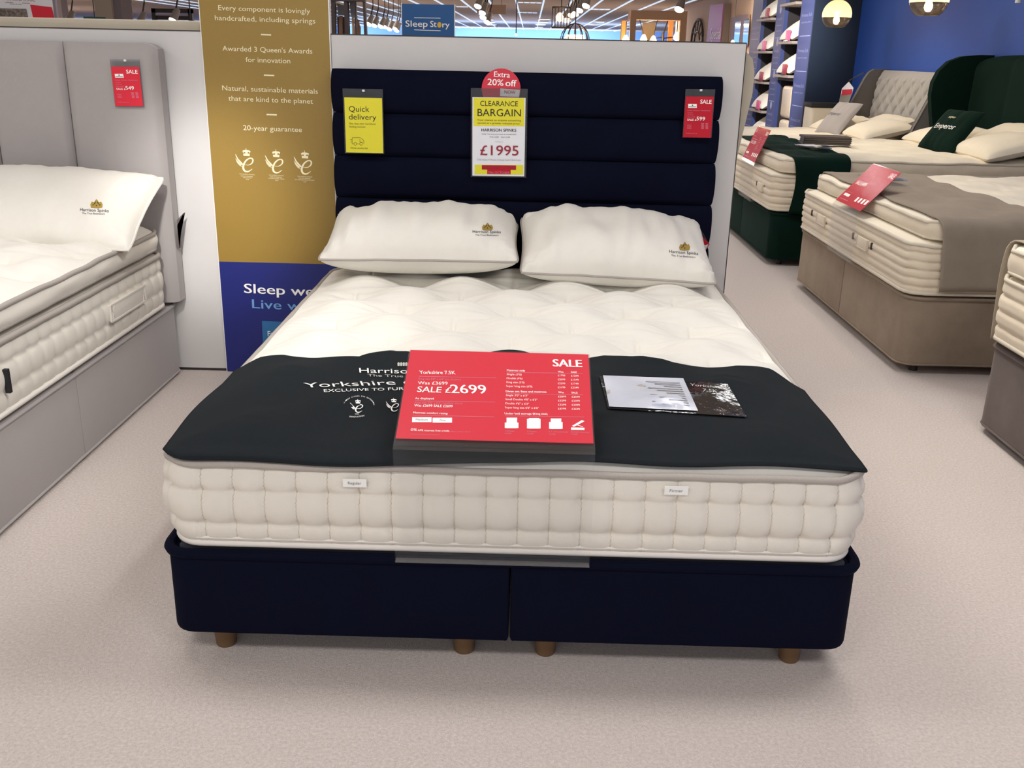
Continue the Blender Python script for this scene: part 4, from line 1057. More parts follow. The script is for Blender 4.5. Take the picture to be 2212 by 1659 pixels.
profG = [(.105, .0), (-.27, .0), (-.285, .70), (-.30, .80), (-.335, .95), (-.36, 1.08), (-.355, 1.18), (-.32, 1.27), (-.25, 1.345), (-.15, 1.385), (.0, 1.40), (.105, 1.40)]
for x in (-WG/2-.05, WG/2+.05):
    wing(hg, x, profG, 'green_velvet', .075)
# pillows and cushions
def soft(name, label, cat, loc, rot, w_, d_, T_, mat, grp, seed, pipe=None, pull=.06, flat=.44):
    t = thing(name, label, cat, loc, group=grp, rot=rot); return t, pillow(t, w_, d_, T_, mat, pipe, pull, .008, seed, flat, 36)
def tilt(deg, yaw=0): return Euler((math.radians(deg), 0, RZ+math.radians(yaw)), 'XYZ')
G = 'cream pillows by the blue wall'
zb_, zd_ = .725, .655
soft('pillow', 'cream pillow partly hidden behind the green cushion', 'pillow', (3.30, 6.02, zb_+.06), tilt(12, 4), .70, .44, .15, 'ivory_fabric', G, 21)
soft('pillow', 'plump cream pillow cut by the right edge, below the green headboard', 'pillow', (3.24, 4.98, zb_+.065), tilt(14, -3), .72, .44, .17, 'ivory_fabric', G, 22)
soft('pillow', 'cream pillow lying behind the plump one at the right edge', 'pillow', (3.43, 5.30, zb_+.10), tilt(25, 2), .74, .40, .13, 'ivory_fabric', G, 23)
soft('pillow', 'cream pillow half behind the grey cushion', 'pillow', (3.22, 8.48, zd_+.06), tilt(14, 4), .70, .44, .15, 'ivory_fabric', G, 24)
soft('pillow', 'plump cream pillow against the pale grey winged headboard', 'pillow', (3.24, 7.44, zd_+.07), tilt(14, -3), .78, .46, .18, 'ivory_fabric', G, 25)
soft('pillow', 'cream pillow lying flat behind the plump pillow of the grey headboard', 'pillow', (3.40, 7.80, zd_+.10), tilt(22, 4), .72, .38, .13, 'ivory_fabric', G, 26)
t, tpf = soft('cushion', 'dark green velvet cushion with white lettering', 'cushion', (3.08, 5.44, zb_+.135), tilt(52, 14), .42, .38, .12, 'green_velvet', None, 31, None, .05, .5)
mb = surf_text(t, 'Emperor', tpf, -.62, -.10, .52, -.10, .26, 'white_print'); mb.build('white_lettering', MATS['white_print'], t, smooth=False, fix=False)
mb = surf_text(t, 'super', tpf, -.25, .42, .12, .42, .12, 'green_print'); mb.build('small_lettering', MATS['cream_print'], t, smooth=False, fix=False)
t, tpf = soft('cushion', 'grey cloth cushion with dark lettering', 'cushion', (3.06, 8.06, zd_+.135), tilt(52, 14), .44, .40, .12, 'grey_weave', None, 32, None, .05, .5)
mb = surf_text(t, 'Emperor', tpf, -.62, -.0, .45, -.0, .2, 'grey_print'); mb.build('dark_lettering', M('slate_print', (70, 72, 84), .7), t, smooth=False, fix=False)
# swing tag on the grey headboard
tgx = 3.33
tg = thing('swing_tag', 'white red and grey swing tag hanging on the pale grey wing', 'swing tag', tuple(onx(1813, 235, tgx)))
o0 = onx(1813, 235, tgx); K3 = 300/2212
def xp(x, y, dx=0): p = onx(1740+x*K3, 130+y*K3, tgx-dx)-o0; return tuple(p)
def xpoly(pts, name, mat, dx=0):
    n = len(pts); MB().add([xp(*p, dx) for p in pts]+[xp(*p, dx-.003) for p in pts], [tuple(range(n)), tuple(range(2*n-1, n-1, -1))]+[(i, (i+1) % n, n+(i+1) % n, n+i) for i in range(n)]).build(name, mat, tg, smooth=False)
xpoly([(690, 340), (765, 440), (740, 550), (560, 560), (580, 450)], 'white_card', MATS['paper'])
xpoly([(585, 470), (745, 460), (735, 545), (565, 560)], 'red_panel', MATS['red_dull'], .004)
xpoly([(555, 555), (735, 550), (690, 680), (530, 680)], 'grey_panel', MATS['mid_grey_cloth'], .002)
xpoly([(530, 680), (685, 680), (660, 745), (520, 735)], 'black_panel', MATS['black_print'], .003)
MB().tube([xp(690, 345, .003), xp(700, 325, .003), xp(940, 195, .003)], .006, 5).build('tag_string', MATS['dark_steel'], tg)
# bedside box with a folded cream blanket between the far bed and the shelves
t = thing('storage_bag', 'pale cream packed bag standing beyond the far bed', 'bag', (3.25, 9.16, 0))
MB().rbox(-.20, .20, -.16, .16, 0, .88, .04, 4).build('bag_body', MATS['ivory_fabric'], t); MB().rbox(-.21, .21, -.17, .17, .85, .90, .01, 2).build('bag_lid', MATS['black_print'], t)

# pendant lamps
clear_mat('amber_glass', (255, 236, 208), .5, (240, 206, 164), .08, .5, True)
clear_mat('smoke_glass', (190, 182, 168), .12, (150, 140, 124), .06, .9)
def pendant(label, c, r):
    t = thing('pendant_lamp', label, 'pendant lamp', (c.x, c.y, c.z), group='round glass pendant lamps')
    a0 = math.asin(-.18)
    top = [(r*math.cos(a), r*math.sin(a)) for a in np.linspace(a0, math.radians(82), 16)]
    bot = [(r*math.cos(a), r*math.sin(a)) for a in np.linspace(math.radians(-54), a0, 12)]
    MB().lathe(top, 32).build('amber_upper_glass', MATS['amber_glass'], t, sharp=80)
    MB().lathe(bot, 32).build('smoke_lower_glass', MATS['smoke_glass'], t, sharp=80)
    MB().lathe([(.001, -.095), (.02, -.09), (.032, -.065), (.030, -.04), (.016, 0), (.014, .03), (.001, .03)], 16).build('bulb', M('bulb_glow', (255, 236, 200), .5, emit=((255, 232, 196), 30)), t)
    MB().lathe([(.001, .03), (.02, .03), (.02, .10), (.035, r-.01), (.035, r+.02), (.001, r+.03)], 16).build('lamp_holder', MATS['dark_steel'], t)
    MB().tube([(0, 0, r+.02), (0, 0, CEIL-c.z)], .004, 6).build('cord', MATS['dark_steel'], t)
    ld = bpy.data.lights.new('pendant_light', 'POINT'); ld.energy = 9; ld.color = (1, .86, .66); ld.shadow_soft_size = .05
    lo = bpy.data.objects.new('pendant_light', ld); COL.objects.link(lo); lo.location = (c.x, c.y, c.z-.06)
pendant('amber and smoked glass globe lamp before the dark shelf end', Vector(CAM+ray(1808, 32)*2101.6*.30/62), .15)
pendant('larger looking amber and smoked glass globe lamp nearer the green headboard', Vector(CAM+ray(2008, -2)*2101.6*.30/82), .15)
tl = thing('track_spotlight', 'white spotlight tip at the top right corner', 'spotlight', tuple(onx(2200, 0, 3.5)))
MB().cyl((0, 0), .02, -.02, .10, 14).build('lamp_head', MATS['white_paint'], tl); MB().tube([(0, 0, .1), (0, 0, CEIL-tl.location.z)], .006, 6).build('stem', MATS['white_paint'], tl)

# ------------------------------------------------------------------ pillow shelves at the end of the blue wall
M('shelf_blue', (58, 72, 128), .5, (3, .4, (54, 68, 120)))
M('shelf_end_shaded', (12, 32, 54), .7)  # shade on the end panel is put into this darker blue
M('shelf_dark', (40, 36, 40), .7)
M('shelf_ledge', (150, 140, 132), .6)
SX, SY = 3.27, 10.12
un = thing('display_shelving', 'blue pillow display shelving with printed posts', 'shelving', (SX, SY, 0))
SH = 2.45
MB().box(0, .53, 0, .04, 0, SH).build('end_panel', MATS['shelf_end_shaded'], un, smooth=False)
MB().box(.50, .53, .04, 4.3, 0, SH).build('back_panel', MATS['shelf_dark'], un, smooth=False)
spans = [(.0, .62), (1.42, 1.86), (2.72, 3.35)]
for a, b in spans:
    po = MB().box(0, .05, a+.001 if a else .04, b, 0, SH).build('printed_post', MATS['shelf_blue'], un, smooth=False)
    MB().box(.05, .50, b-.02, b, 0, SH).build('divider', MATS['shelf_dark'], un, smooth=False)
    if a: MB().box(.05, .50, a, a+.02, 0, SH).build('divider', MATS['shelf_dark'], un, smooth=False)
    mb = MB()
    for z in (.62, 1.02, 1.42, 1.82):
        for k, t_ in enumerate(('Firmness Soft', 'supportive pillow', 'natural fill')[:2 if a == 0 else 3]):
            gv, gf = glyphs(t_); mb.add([(-.0015, b-.08-(b-a-.18)*u, z-.07*k+(.04 if k == 0 else .022)*v) for u, v in gv], gf)
        mb.box(-.0015, -.0005, a+.08, b-.08, z-.22, z-.212)
        if a == 1.42: mb.add([(-.0015, (a+b)/2+.05*math.cos(2*PI*k/14), z+.13+.05*math.sin(2*PI*k/14)) for k in range(14)], [tuple(range(14))])
    mb.build('post_lettering', M('lilac_print', (150, 160, 205), .6), un, smooth=False, fix=False)
SHZ = {0: (.66, 1.09, 1.52, 1.95), 1: (.56, .83, 1.12, 1.50, 1.88)}
SHZ = {0: (1.15, 1.55, 2.0), 1: (.30, .66, 1.04, 1.44, 1.86)}
pos_lab = {0: ['middle', 'upper', 'top'], 1: ['lowest', 'low', 'middle', 'upper', 'top']}
cnt = 0
for bi, (a, b) in enumerate(((.62, 1.42), (1.86, 2.72))):
    for zi, z in enumerate(SHZ[bi]):
        MB().box(-.07, .50, a, b, z-.03, z).build('shelf', MATS['shelf_ledge'], un, smooth=False)
        if z > 1.9: continue
        where = ('nearer', 'farther')[bi]
        lab = 'white pillow on the %s shelf of the %s bay' % (pos_lab[bi][zi], where)
        t = thing('display_pillow', lab, 'pillow', (SX+.14, SY+(a+b)/2, z+.15), group='pillows on the display shelves', rot=Euler((math.radians(34), 0, RZ), 'XYZ'))
        pillow(t, .70, .46, .20, 'cream_fabric', None, .05, .006, 40+cnt, .55, 26)
        g = thing('pillow_card', '%s card on the %s shelf of the %s pillow bay' % (('dull red', 'pink')[cnt % 2], pos_lab[bi][zi], where), 'price card', (SX-.05, SY+(a+b)/2-.13, z), RZ, 'cards before the display pillows')
        MB().rbox(-.10, .10, -.012, .0, 0, .13, .004, 2).build('card', M('card_%d' % (cnt % 2), ((150, 34, 44), (214, 90, 140))[cnt % 2], .4), g)
        MB().box(-.10, .10, -.03, .0, 0, .012).build('stand', MATS['sleeve'], g, smooth=False)
        cnt += 1
MB().box(0, .50, .62, 1.42, 1.08, 1.12).build('shelf', MATS['shelf_dark'], un, smooth=False)
# tall packed pillows standing in the nearer bay
for k in range(2):
    t = thing('packed_pillow', ('upper clear wrapped pillow pack in the nearer display bay', 'lower clear wrapped pillow pack in the nearer display bay')[k], 'pillow pack', (SX+.02, SY+1.0, (.62, .04)[k]), group='wrapped pillow packs')
    MB().rbox(0, .35, -.28, .22, 0, (.40, .56)[k], .05, 4).build('wrapped_pack', M('wrap', (206, 192, 170), .35, (9, .3, (186, 172, 150)), (20, .6, .01)), t)
# ------------------------------------------------------------------ far part of the shop seen over the partition
def at(px, py, Y): return ony(px, py, Y)
def scl(Y): return (Y-CAM[1])/FPX*1.0
# hanging shop sign
Y = 9.0; a = at(868, 8, Y); b = at(981, 78, Y)
t = thing('hanging_sign', 'blue shop sign board with white lettering above the partition', 'sign', (a.x, Y, b.z))
w_, h_ = b.x-a.x, a.z-b.z
MB().box(0, w_, 0, .03, -.35, h_).build('board', M('sign_blue', (24, 88, 150), .5), t, smooth=False)
MB().box(-.008, 0, -.002, .032, -.35, h_+.006).build('side_edge', MATS['white_paint'], t, smooth=False); MB().box(w_, w_+.008, -.002, .032, -.35, h_+.006).build('side_edge', MATS['white_paint'], t, smooth=False)
MB().box(w_/2-.02, w_/2+.02, .01, .03, -b.z, -.35).build('post', MATS['white_paint'], t, smooth=False)
MB().box(w_/2-.2, w_/2+.2, -.15, .19, -b.z, -b.z+.02).build('foot_plate', MATS['white_paint'], t, smooth=False)
p = Print([(688, 28), (1158, 40), (1155, 325), (692, 318)], w_, h_)
p.text('Sleep', 722, 240, 920, 242, 60, 'white_print', .3); p.text('St', 945, 243, 1000, 244, 60, 'white_print', .3); p.text('ry', 1052, 246, 1115, 248, 56, 'white_print', .3)
p.mb('sun_print') if False else None
M('sun_print', (226, 184, 70), .6)
p.quad([(1026+19*math.cos(2*PI*k/16), 224+26*math.sin(2*PI*k/16)) for k in range(16)], 'sun_print')
p.line(800, 158, 1036, 162, 6, 'white_print'); p.line(800, 270, 1036, 277, 6, 'white_print')
p.build(t, lambda x, y, l: (x, -l*3, y), {'white_print': 'white_lettering', 'sun_print': 'yellow_letter_o'})
# ceiling spots
def ceil_at(px, py): return onz(px, py, CEIL-.03)
def downlight(px, py, grp, lab, r=.22):
    c = ceil_at(px, py); t = thing('downlight', lab, 'ceiling light', (c.x, c.y, CEIL-.05), group=grp)
    MB().cyl((0, 0), r, 0, .05, 20).build('glowing_disc', MATS['lamp_white'], t); MB().lathe([(r, .0), (r+.05, .0), (r+.05, .05)], 20).build('trim_ring', MATS['white_paint'], t)
S7 = 320/2212
ORD = ('first', 'second', 'third', 'fourth', 'fifth', 'sixth', 'seventh')
for k, (x, y) in enumerate(((486, 238), (512, 290), (540, 330), (563, 368), (588, 404))): downlight(980+x*S7, y*S7, 'left row of round ceiling lights', 'round ceiling light, %s from the near end of the row left of the middle' % ORD[k])
for k, (x, y) in enumerate(((1362, 283), (1332, 328), (1298, 368), (1274, 404))): downlight(980+x*S7, y*S7, 'right row of round ceiling lights', 'round ceiling light, %s from the near end of the row right of the middle' % ORD[k])
for k, (x, y) in enumerate(((2175, 322), (2088, 364))): downlight(980+x*S7, y*S7, 'round ceiling lights near the domed chandelier', ('right', 'left')[k]+' one of two round ceiling lights near the domed chandelier')
def troffer(x0, y0, x1, lab):
    a = ceil_at(x0, y0); b = ceil_at(x1, y0); t = thing('ceiling_light_panel', lab, 'ceiling light', (a.x, a.y, CEIL-.03))
    f = MB(); f.box(0, b.x-a.x, -.32, .32, .005, .03); f.build('frame', MATS['white_paint'], t, smooth=False)
    for k in range(4):
        u = (b.x-a.x)/4; MB().box(u*(k+.1), u*(k+.9), -.28, .28, 0, .005).build('lit_cell', MATS['led'], t, smooth=False)
troffer(980+955*S7, 38*S7, 980+1320*S7, 'slotted ceiling light panel in the middle, nearer one')
troffer(980+950*S7, 188*S7, 980+1250*S7, 'slotted ceiling light panel in the middle, farther one')
troffer(985, 101*S7, 1010, 'slotted ceiling light panel just right of the blue sign')
troffer(700+1560/11.06, 238/11.06, 700+1815/11.06, 'slotted ceiling light panel just left of the blue sign')
troffer(1270, 20, 1320, 'slotted ceiling light panel above the wooden frame')
# track spotlights
M('spot_body', (150, 144, 140), .5)
def track_spot(px, py, Y, lab, grp, sz=.09, tiltx=.5):
    c = at(px, py, Y); t = thing('track_spotlight', lab, 'spotlight', (c.x, Y, c.z), group=grp)
    MB().tube([(0, 0, .05), (.03*tiltx*3, 0, .22)], .012, 6).build('arm', MATS['dark_steel'], t)
    MB().tube([(-.06*tiltx, -.05, -.07), (.02, .02, .07)], [sz*.75, sz*.5], 14).build('lamp_head', MATS['spot_body'], t)
    MB().tube([(-.065*tiltx, -.056, -.078), (-.06*tiltx, -.05, -.07)], sz*.7, 14).build('lit_lens', MATS['lamp_white'], t)
    MB().tube([(.045*tiltx*2, 0, .22), (.045*tiltx*2, 0, CEIL-c.z)], .008, 6).build('stem', MATS['dark_steel'], t)
for k, (x, y) in enumerate(((1115, 470), (1245, 505), (1400, 530), (1490, 540), (1605, 600), (1735, 590), (1775, 640))):
    track_spot(700+x/11.06, y/11.06, 16.0+.5*k, ORD[k]+' track spotlight from the left, in the row before the blue sign', 'track spotlights left of the blue sign', .075)
for k, (x, y) in enumerate(((395, 20), (460, 120), (470, 190), (530, 262))):
    track_spot(980+x*S7, y*S7, 14.0+.5*k, ORD[k]+' track spotlight from the top, right of the blue sign', 'track spotlights right of the blue sign', .08)
for k, (x, y) in enumerate(((2005, 15), (1908, 85), (1845, 140), (1785, 165), (1730, 235), (1680, 240))):
    track_spot(980+x*S7, y*S7, 14.5+.5*k, ORD[k]+' track spotlight from the right, above the cage lamps', 'track spotlights above the cage lamps', .085)
track_spot(1320+1045*S7, 65*S7, 14, 'spotlight above the wooden frame', None, .10)
# hanging brown board
a, b = at(980+352*S7, 65*S7, 20), at(980+780*S7, 215*S7, 20)
t = thing('hanging_board', 'plain brown board hanging below the ceiling', 'sign', (a.x, 20, b.z))
MB().box(0, b.x-a.x, 0, .04, 0, a.z-b.z).build('board', M('brown_board', (132, 108, 92), .7), t, smooth=False)
for x in (.1, b.x-a.x-.1): MB().tube([(x, .02, a.z-b.z), (x, .02, CEIL-b.z)], .005, 6).build('hanging_wire', MATS['dark_steel'], t)
a = at(980+935*S7, 380*S7, 22); t = thing('ceiling_sensor', 'thin rod with a small white bulb hanging from the ceiling', 'lamp', (a.x, 22, a.z))
MB().tube([(0, 0, -.18), (0, 0, CEIL-a.z)], .012, 6).build('rod', MATS['dark_steel'], t); MB().lathe([(.001, -.03), (.028, -.01), (.028, .01), (.001, .03)], 12, (0, 0, -.2)).build('bulb', MATS['lamp_white'], t)
# cage pendant (box) and domed chandelier
def warm(loc, e, r=.06):
    ld = bpy.data.lights.new('warm_bulb', 'POINT'); ld.energy = e; ld.color = (1, .74, .48); ld.shadow_soft_size = r
    o = bpy.data.objects.new('warm_bulb', ld); COL.objects.link(o); o.location = loc
Yc = 12.0; u = scl(Yc)
c = at(1212, 38, Yc); t = thing('cage_pendant', 'square wire cage pendant with a glowing bulb', 'pendant lamp', (c.x, Yc, c.z))
hw, hh = 18*u, 19*u; mb = MB()
for k in range(7):
    x = -hw+2*hw*k/6
    for y in (-hw, hw): mb.tube([(x, y, -hh), (x, y, hh)], .005, 5)
    for y in (-hw, hw): mb.tube([(y, x, -hh), (y, x, hh)], .005, 5)
for z in (-hh, hh): mb.tube([(-hw, -hw, z), (hw, -hw, z), (hw, hw, z), (-hw, hw, z)], .008, 5, True)
mb.build('wire_cage', MATS['dark_steel'], t); MB().lathe([(.001, -.06), (.045, -.03), (.05, .01), (.02, .06), (.001, .06)], 16, (-.02, 0, .0)).build('bulb', MATS['lamp_warm'], t)
MB().tube([(0, 0, hh), (0, 0, CEIL-c.z)], .007, 6).build('stem', MATS['dark_steel'], t); MB().tube([(-hw, 0, hh), (hw, 0, hh)], .006, 5).build('top_bar', MATS['dark_steel'], t)
warm((c.x, Yc, c.z), 12)
c = at(1242, 80, Yc-.6); t = thing('dome_chandelier', 'domed wire chandelier with glowing bulbs resting above the partition edge', 'chandelier', (c.x, Yc-.6, c.z))
mb = MB(); rd = 28*u
for k in range(6):
    a = PI*k/6; mb.tube([(rd*math.cos(q)*math.cos(a), rd*math.cos(q)*math.sin(a), 32*u*math.sin(q)-.05) for q in np.linspace(-.3, PI+.3, 22)], .007, 5)
mb.tube([(rd*math.cos(2*PI*k/24), rd*math.sin(2*PI*k/24), -.05) for k in range(24)], .008, 5, True)
mb.build('wire_dome', MATS['dark_steel'], t)
for k in range(5):
    x = -.075+.0375*k; MB().lathe([(.001, -.05), (.032, -.02), (.034, .01), (.015, .05), (.001, .05)], 14, (x*1.3, .03*(-1)**k, -.02)).build('bulb', MATS['lamp_warm'], t)
MB().tube([(0, 0, 32*u-.05), (0, 0, CEIL-c.z)], .008, 6).build('stem', MATS['dark_steel'], t)
warm((c.x, Yc-.6, c.z-.02), 16)
# wooden frame alcove with lamps, on the right
Yf = 16.0
def P2(x, y): return at(1320+x*S7, y*S7, Yf)
a, b = P2(300, 150), P2(1110, 640); t = thing('lamp_display_stand', 'tan box frame of a lamp display with glowing bulbs', 'display stand', (a.x, Yf, 0))
M('frame_tan', (188, 156, 128), .7); M('frame_lit_tone', (232, 170, 100), .7)  # warmer post tone: bulb glow put into the colour
W_, Z1 = b.x-a.x, a.z; zin = P2(360, 290).z
MB().box(0, W_, 0, .5, zin, Z1).build('top_beam', MATS['frame_tan'], t, smooth=False)
MB().box(0, .12*W_/1.5+.02, 0, .12, 0, zin).build('upright', MATS['frame_tan'], t, smooth=False); MB().box(W_-.11, W_, 0, .12, 0, zin).build('upright', MATS['frame_tan'], t, smooth=False)
MB().box(.05, W_-.05, .02, .48, 0, 1.44).build('plinth', MATS['dark_steel'], t, smooth=False)
x0 = P2(515, 340).x-a.x; x1 = P2(712, 340).x-a.x; MB().box(x0, x1, .45, .48, 1.44, zin-.03).build('grey_panel', M('panel_grey', (120, 112, 96), .7), t, smooth=False)
x0 = P2(915, 300).x-a.x; x1 = P2(985, 300).x-a.x; MB().box(x0, x1, .40, .5, 1.44, zin).build('lit_post', MATS['frame_lit_tone'], t, smooth=False)
lx = P2(230, 300).x-a.x; MB().box(lx-.05, lx+.04, .3, .45, 0, P2(230, 300).z).build('lit_post', MATS['frame_lit_tone'], t, smooth=False)
for k, (x, y, e) in enumerate(((228, 590, 10), (505, 580, 7), (650, 600, 8), (1005, 545, 6))):
    p_ = P2(x, y); lt = thing('display_bulb', ('glowing bulb at the left post of the tan frame', 'left hanging bulb inside the tan frame', 'middle hanging bulb inside the tan frame', 'bulb on the arm at the right inside the tan frame')[k], 'lamp', (p_.x, Yf+(.2 if k else .15), p_.z), group='bulbs of the tan display frame')
    MB().lathe([(.001, -.07), (.055, -.04), (.06, .0), (.025, .07), (.001, .08)], 16).build('bulb', MATS['lamp_warm'], lt)
    tp_ = {1: P2(445, 300), 2: P2(712, 300)}.get(k)
    MB().tube([(0, 0, .07), ((tp_.x-p_.x) if tp_ else .0, 0, (zin-p_.z) if k != 0 else .3)], .008, 6).build('cord', MATS['dark_steel'], lt)
    if k < 3: warm((p_.x, Yf+.1, p_.z), e)
p_ = P2(800, 570); lt = thing('branch_lamp', 'dark branching lamp stand inside the tan frame', 'lamp', (p_.x, Yf+.25, 1.44))
MB().tube([(0, 0, 0), (0, 0, .3)], .025, 8).build('stem', MATS['dark_steel'], lt)
q = P2(990, 548)-p_; MB().tube([(0, 0, p_.z-1.44), (q.x, 0, p_.z+q.z-1.44)], .012, 6).build('arm', MATS['dark_steel'], lt)
q = P2(875, 305)-p_; MB().tube([(0, 0, .25), (q.x, 0, p_.z+q.z-1.44)], .012, 6).build('cable', MATS['dark_steel'], lt)
MB().tube([(0, 0, p_.z-1.44+.02), (-.25, 0, p_.z-1.44-.02)], .010, 6).build('arm', MATS['dark_steel'], lt)
# pieces on the tan side wall (plane x = 4.45)
WX = 4.44
def wpx(x, y, dx=0): return onx(1320+x*S7, y*S7, WX-dx)
def wall_poly(t, o0, pts, name, mat, d0=0, d1=.03):
    n = len(pts); A = [wpx(*p, d0)-o0 for p in pts]; B = [Vector((v.x-(d1-d0), v.y, v.z)) for v in A]
    MB().add(A+B, [tuple(range(n)), tuple(range(2*n-1, n-1, -1))]+[(i, (i+1) % n, n+(i+1) % n, n+i) for i in range(n)]).build(name, mat, t, smooth=False)
o0 = wpx(1560, 640); o0.z = 1.0
t = thing('pink_sign', 'pink sign board with white lettering on the tan wall', 'sign', tuple(o0))
M('mauve', (176, 112, 146), .5)
wall_poly(t, o0, [(1495, 85), (1695, 50), (1640, 700), (1440, 700)], 'pink_face', MATS['mauve'], .11, .14)
y_s = wpx(1668, 400, .14).y-o0.y; zt_ = wpx(1695, 50, .14).z-o0.z
MB().box(-.14, .0, y_s-.03, y_s-.002, -.2, zt_).build('side_board', M('sign_side', (122, 108, 96), .7), t, smooth=False)
mb = MB(); gv, gf = glyphs('Special'); A = wpx(1475, 588, .15)-o0; B = wpx(1632, 580, .15)-o0; hgt = .26
mb.add([(A.x+(B.x-A.x)*u, A.y+(B.y-A.y)*u, A.z+(B.z-A.z)*u+hgt*v) for u, v in gv], gf); mb.build('white_lettering', MATS['white_print'], t, smooth=False, fix=False)
o0 = wpx(1305, 620); t = thing('skeleton_clock', 'dark round openwork clock on the tan wall', 'clock', tuple(o0))
cy = (wpx(1220, 620).y+wpx(1388, 620).y)/2-o0.y; ry = abs(wpx(1220, 620).y-wpx(1388, 620).y)/2; rz = (wpx(1340, 285).z-o0.z)
mb = MB(); ringp = lambda k_: [(-.04, cy+ry*k_*math.cos(2*PI*k/28), rz*k_*math.sin(2*PI*k/28)) for k in range(28)]
mb.tube(ringp(1), .03, 6, True); mb.build('outer_ring', MATS['dark_steel'], t)
MB().tube(ringp(.45), .02, 6, True).build('inner_ring', MATS['dark_steel'], t)
for k in range(12):
    a = 2*PI*k/12; MB().tube([(-.04, cy+ry*.45*math.cos(a), rz*.45*math.sin(a)), (-.04, cy+ry*math.cos(a), rz*math.sin(a))], .016, 5).build('numeral_bar', MATS['dark_steel'], t)
o0 = wpx(1900, 640); t = thing('wall_mirror', 'brown framed mirror on the tan wall beside the shelving', 'mirror', tuple(o0))
M('mirror_glass', (190, 200, 215), .05, metallic=1.0); M('mirror_frame', (112, 84, 62), .5)
wall_poly(t, o0, [(1820, 265), (2080, 210), (2040, 700), (1790, 700)], 'frame', MATS['mirror_frame'], .01, .05)
wall_poly(t, o0, [(1860, 320), (1945, 318), (1905, 690), (1830, 690)], 'glass', MATS['mirror_glass'], .051, .055)
wall_poly(t, o0, [(1990, 300), (2070, 270), (2035, 690), (1965, 690)], 'glass', MATS['mirror_glass'], .051, .055)
p_ = wpx(1815, 640, .3); lt = thing('display_bulb', 'small glowing bulb before the brown framed mirror', 'lamp', tuple(p_)); MB().lathe([(.001, -.05), (.04, -.03), (.045, .0), (.02, .05), (.001, .06)], 14).build('bulb', MATS['lamp_warm'], lt); MB().tube([(0, 0, .05), (0, 0, CEIL-p_.z)], .006, 6).build('cord', MATS['dark_steel'], lt)
# dark wood wardrobe-like stand with samples, left of the blue sign
Yw = 7.0; K8 = 1/11.06
def W8(x, y): return at(700+x*K8, y*K8, Yw)
M('dark_wood', (50, 36, 34), .5, (20, .4, (38, 28, 28))); M('grey_sample', (128, 126, 130), .8); M('mid_wood', (128, 92, 72), .6); M('pale_wood', (190, 160, 120), .6)
a = W8(150, 800); t = thing('sample_stand', 'dark wooden sample stand with leaning boards beside the gold banner', 'display stand', (a.x, Yw, 0))
def s8(pts, name, mat, y0, y1): MB().prism([(W8(*p).x-a.x, W8(*p).z) for p in pts], y0, y1, 'y').build(name, MATS[mat], t, smooth=False)
s8([(160, -300), (250, -300), (285, 2200), (205, 2200)], 'post', 'dark_wood', 0, .08); s8([(460, -300), (545, -300), (640, 2200), (540, 2200)], 'post', 'dark_wood', 0, .08)
s8([(905, -300), (965, -300), (1075, 2200), (1020, 2200)], 'post', 'dark_wood', 0, .06); s8([(720, 20), (735, 20), (790, 2200), (760, 2200)], 'post', 'dark_wood', .05, .10)
s8([(160, -60), (970, -60), (972, 40), (160, 20)], 'top_rail', 'dark_wood', -.01, .09)
s8([(260, 60), (480, 140), (505, 355), (285, 355)], 'grey_sample', 'grey_sample', .09, .12); s8([(560, 20), (715, 40), (745, 440), (600, 385)], 'grey_sample', 'grey_sample', .09, .12)
s8([(290, 360), (370, 360), (385, 2200), (300, 2200)], 'leaning_board', 'mid_wood', .13, .16); s8([(480, 380), (490, 380), (500, 2200), (488, 2200)], 'leaning_board', 'pale_wood', .13, .16)
s8([(600, 390), (640, 400), (740, 2200), (640, 2200)], 'leaning_board', 'pale_wood', .13, .16); s8([(640, 395), (700, 430), (780, 470), (740, 520), (790, 640), (770, 2200), (720, 2200)], 'leaning_board', 'mid_wood', .17, .20)
s8([(205, 380), (500, 380), (560, 2200), (230, 2200)], 'backing', 'dark_wood', .20, .22)
# left: poster, column, slatted window, exit sign
Yp = 6.0; K9 = 440/2212
def W9(x, y, Y): return at(x*K9, y*K9, Y)
a = W9(0, 205, Yp); b = W9(560, -60, Yp); t = thing('poster_stand', 'white poster board with a red square above the left partition', 'poster', (b.x, Yp, 0))
MB().box(-1.0, 0, 0, .03, 0, b.z+.25).build('board', MATS['paper'], t, smooth=False)
p = Print([(0, -60), (560, -60), (560, 205), (0, 205)], b.x-a.x, b.z-a.z)
p.text('INTERNATIONAL', 105, 12, 385, 18, 26, 'crimson_print'); p.line(80, 30, 160, 32, 6, 'grey_print'); p.line(250, 35, 330, 37, 6, 'grey_print'); p.text('home of sofas', 125, 52, 245, 56, 14, 'grey_print')
p.quad([(330, 50), (548, 72), (565, 205), (345, 200)], 'red_print')
M('photo_print', (150, 138, 128), .5, (30, .15, (60, 48, 44))); p.quad([(0, 95), (285, 95), (295, 195), (0, 205)], 'photo_print')
p.build(t, lambda x, y, l: (x+a.x-b.x, -l*2, y+a.z), {'crimson_print': 'crimson_lettering', 'grey_print': 'grey_lettering', 'red_print': 'red_square', 'photo_print': 'printed_photo'})
MB().box(0, .02, 0, .03, 0, b.z+.25).build('board_edge', M('lilac_edge', (130, 122, 132), .6), t, smooth=False)
Yc2 = 11.0; a = W9(1030, 100, Yc2); b = W9(1215, 100, Yc2); c = W9(1300, 100, Yc2)
co = MB().box(a.x, b.x, Yc2, Yc2+.4, 0, CEIL); o_ = co.build('column', M('column_tan', (158, 142, 128), .8), None, smooth=False); setp(o_, 'tan square column above the left partition', None, None, 'structure')
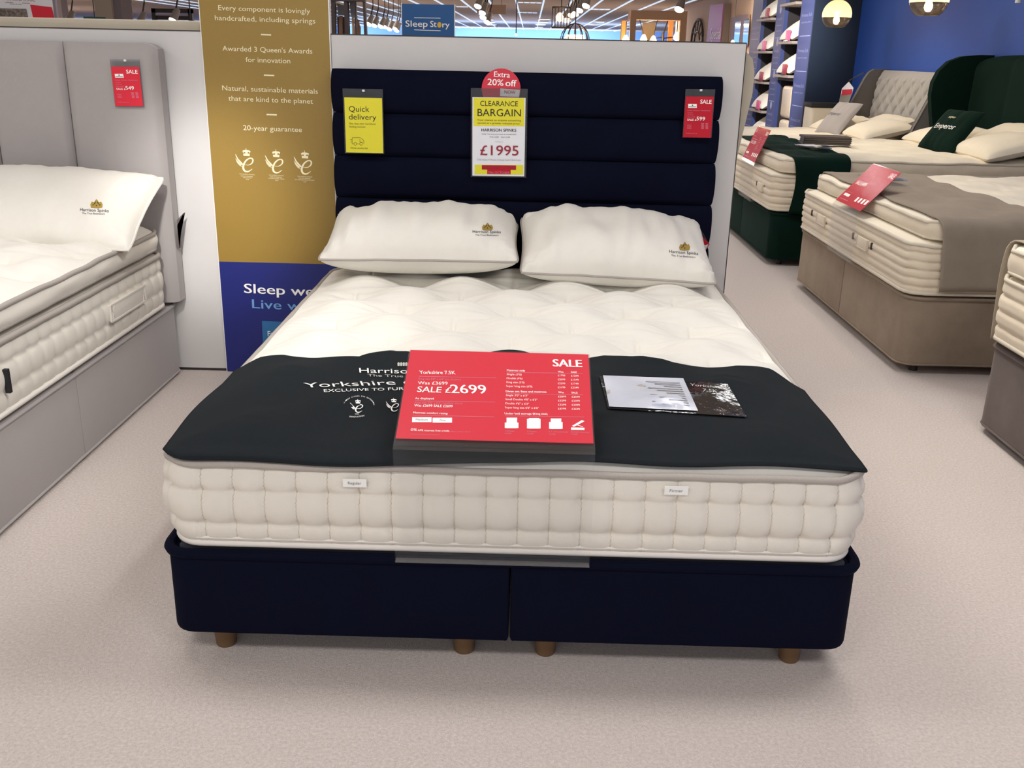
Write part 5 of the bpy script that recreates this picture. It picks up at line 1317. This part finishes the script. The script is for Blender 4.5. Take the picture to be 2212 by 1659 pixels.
MB().box(b.x, c.x, Yc2+.05, Yc2+.4, 0, CEIL).build('column_side', M('column_grey', (112, 102, 104), .8), o_, smooth=False)
Ys = 14.0; a = W9(1640, 90, Ys); b = W9(2090, 240, Ys); t = thing('slatted_display', 'dark frame with horizontal slats right of the tan column', 'display stand', (a.x, Ys, 0))
W_ = b.x-a.x
MB().box(0, .06, 0, .08, 0, a.z).build('upright', MATS['dark_steel'], t, smooth=False); MB().box(W_-.06, W_, 0, .08, 0, a.z).build('upright', MATS['dark_steel'], t, smooth=False); MB().box(0, W_, 0, .08, a.z-.06, a.z).build('top_rail', MATS['dark_steel'], t, smooth=False)
for k in range(7): MB().box(.06, W_-.06, .02, .05, a.z-.16-.11*k, a.z-.10-.11*k).build('slat', MATS['dark_steel'], t, smooth=False)
MB().box(W_*.15, W_*.55, -.03, .0, 1.2, a.z-.35).build('plum_panel', M('plum', (92, 52, 66), .7), t, smooth=False)
a = W9(905, 180, 10.5); t = thing('exit_sign', 'small green sign beside the tan column', 'sign', (a.x, 10.5, a.z-.18))
MB().box(0, .26, 0, .03, 0, .18).build('sign_face', M('exit_green', (28, 74, 60), .5), t, smooth=False); MB().box(.17, .23, -.003, 0, .03, .12).build('white_symbol', MATS['white_print'], t, smooth=False)
MB().tube([(.13, .015, .18), (.13, .015, CEIL-a.z+.18)], .006, 6).build('hanging_rod', MATS['dark_steel'], t)
a = W9(600, 100, 20); b = W9(670, 100, 20); o_ = MB().box(a.x, b.x, 20, 20.3, 0, CEIL).build('column', MATS['column_grey'], None, smooth=False); setp(o_, 'thin dark grey column beside the white poster', None, None, 'structure')
for k, (x, y) in enumerate(((1372, 75), (1912, 160), (1405, 195), (1550, 195), (775, 180))):
    track_spot(x*K9, y*K9, 12.0+.4*k, ('bright spotlight right of the tan column', 'spotlight before the slatted frame', 'spotlight low beside the tan column', 'second spotlight low beside the tan column', 'spotlight left of the green sign')[k], None, .08 if k else .11)
a = W9(2060, 100, 12); t = thing('hanging_rod', 'thin dark rod hanging beside the gold banner', 'rod', (a.x, 12, 1.2)); MB().tube([(0, 0, 0), (0, 0, CEIL-1.2)], .008, 6).build('rod', MATS['dark_steel'], t)
troffer(W9(1700, 0, 5).x*0+350, -6, 400, 'slotted ceiling light panel above the slatted frame')
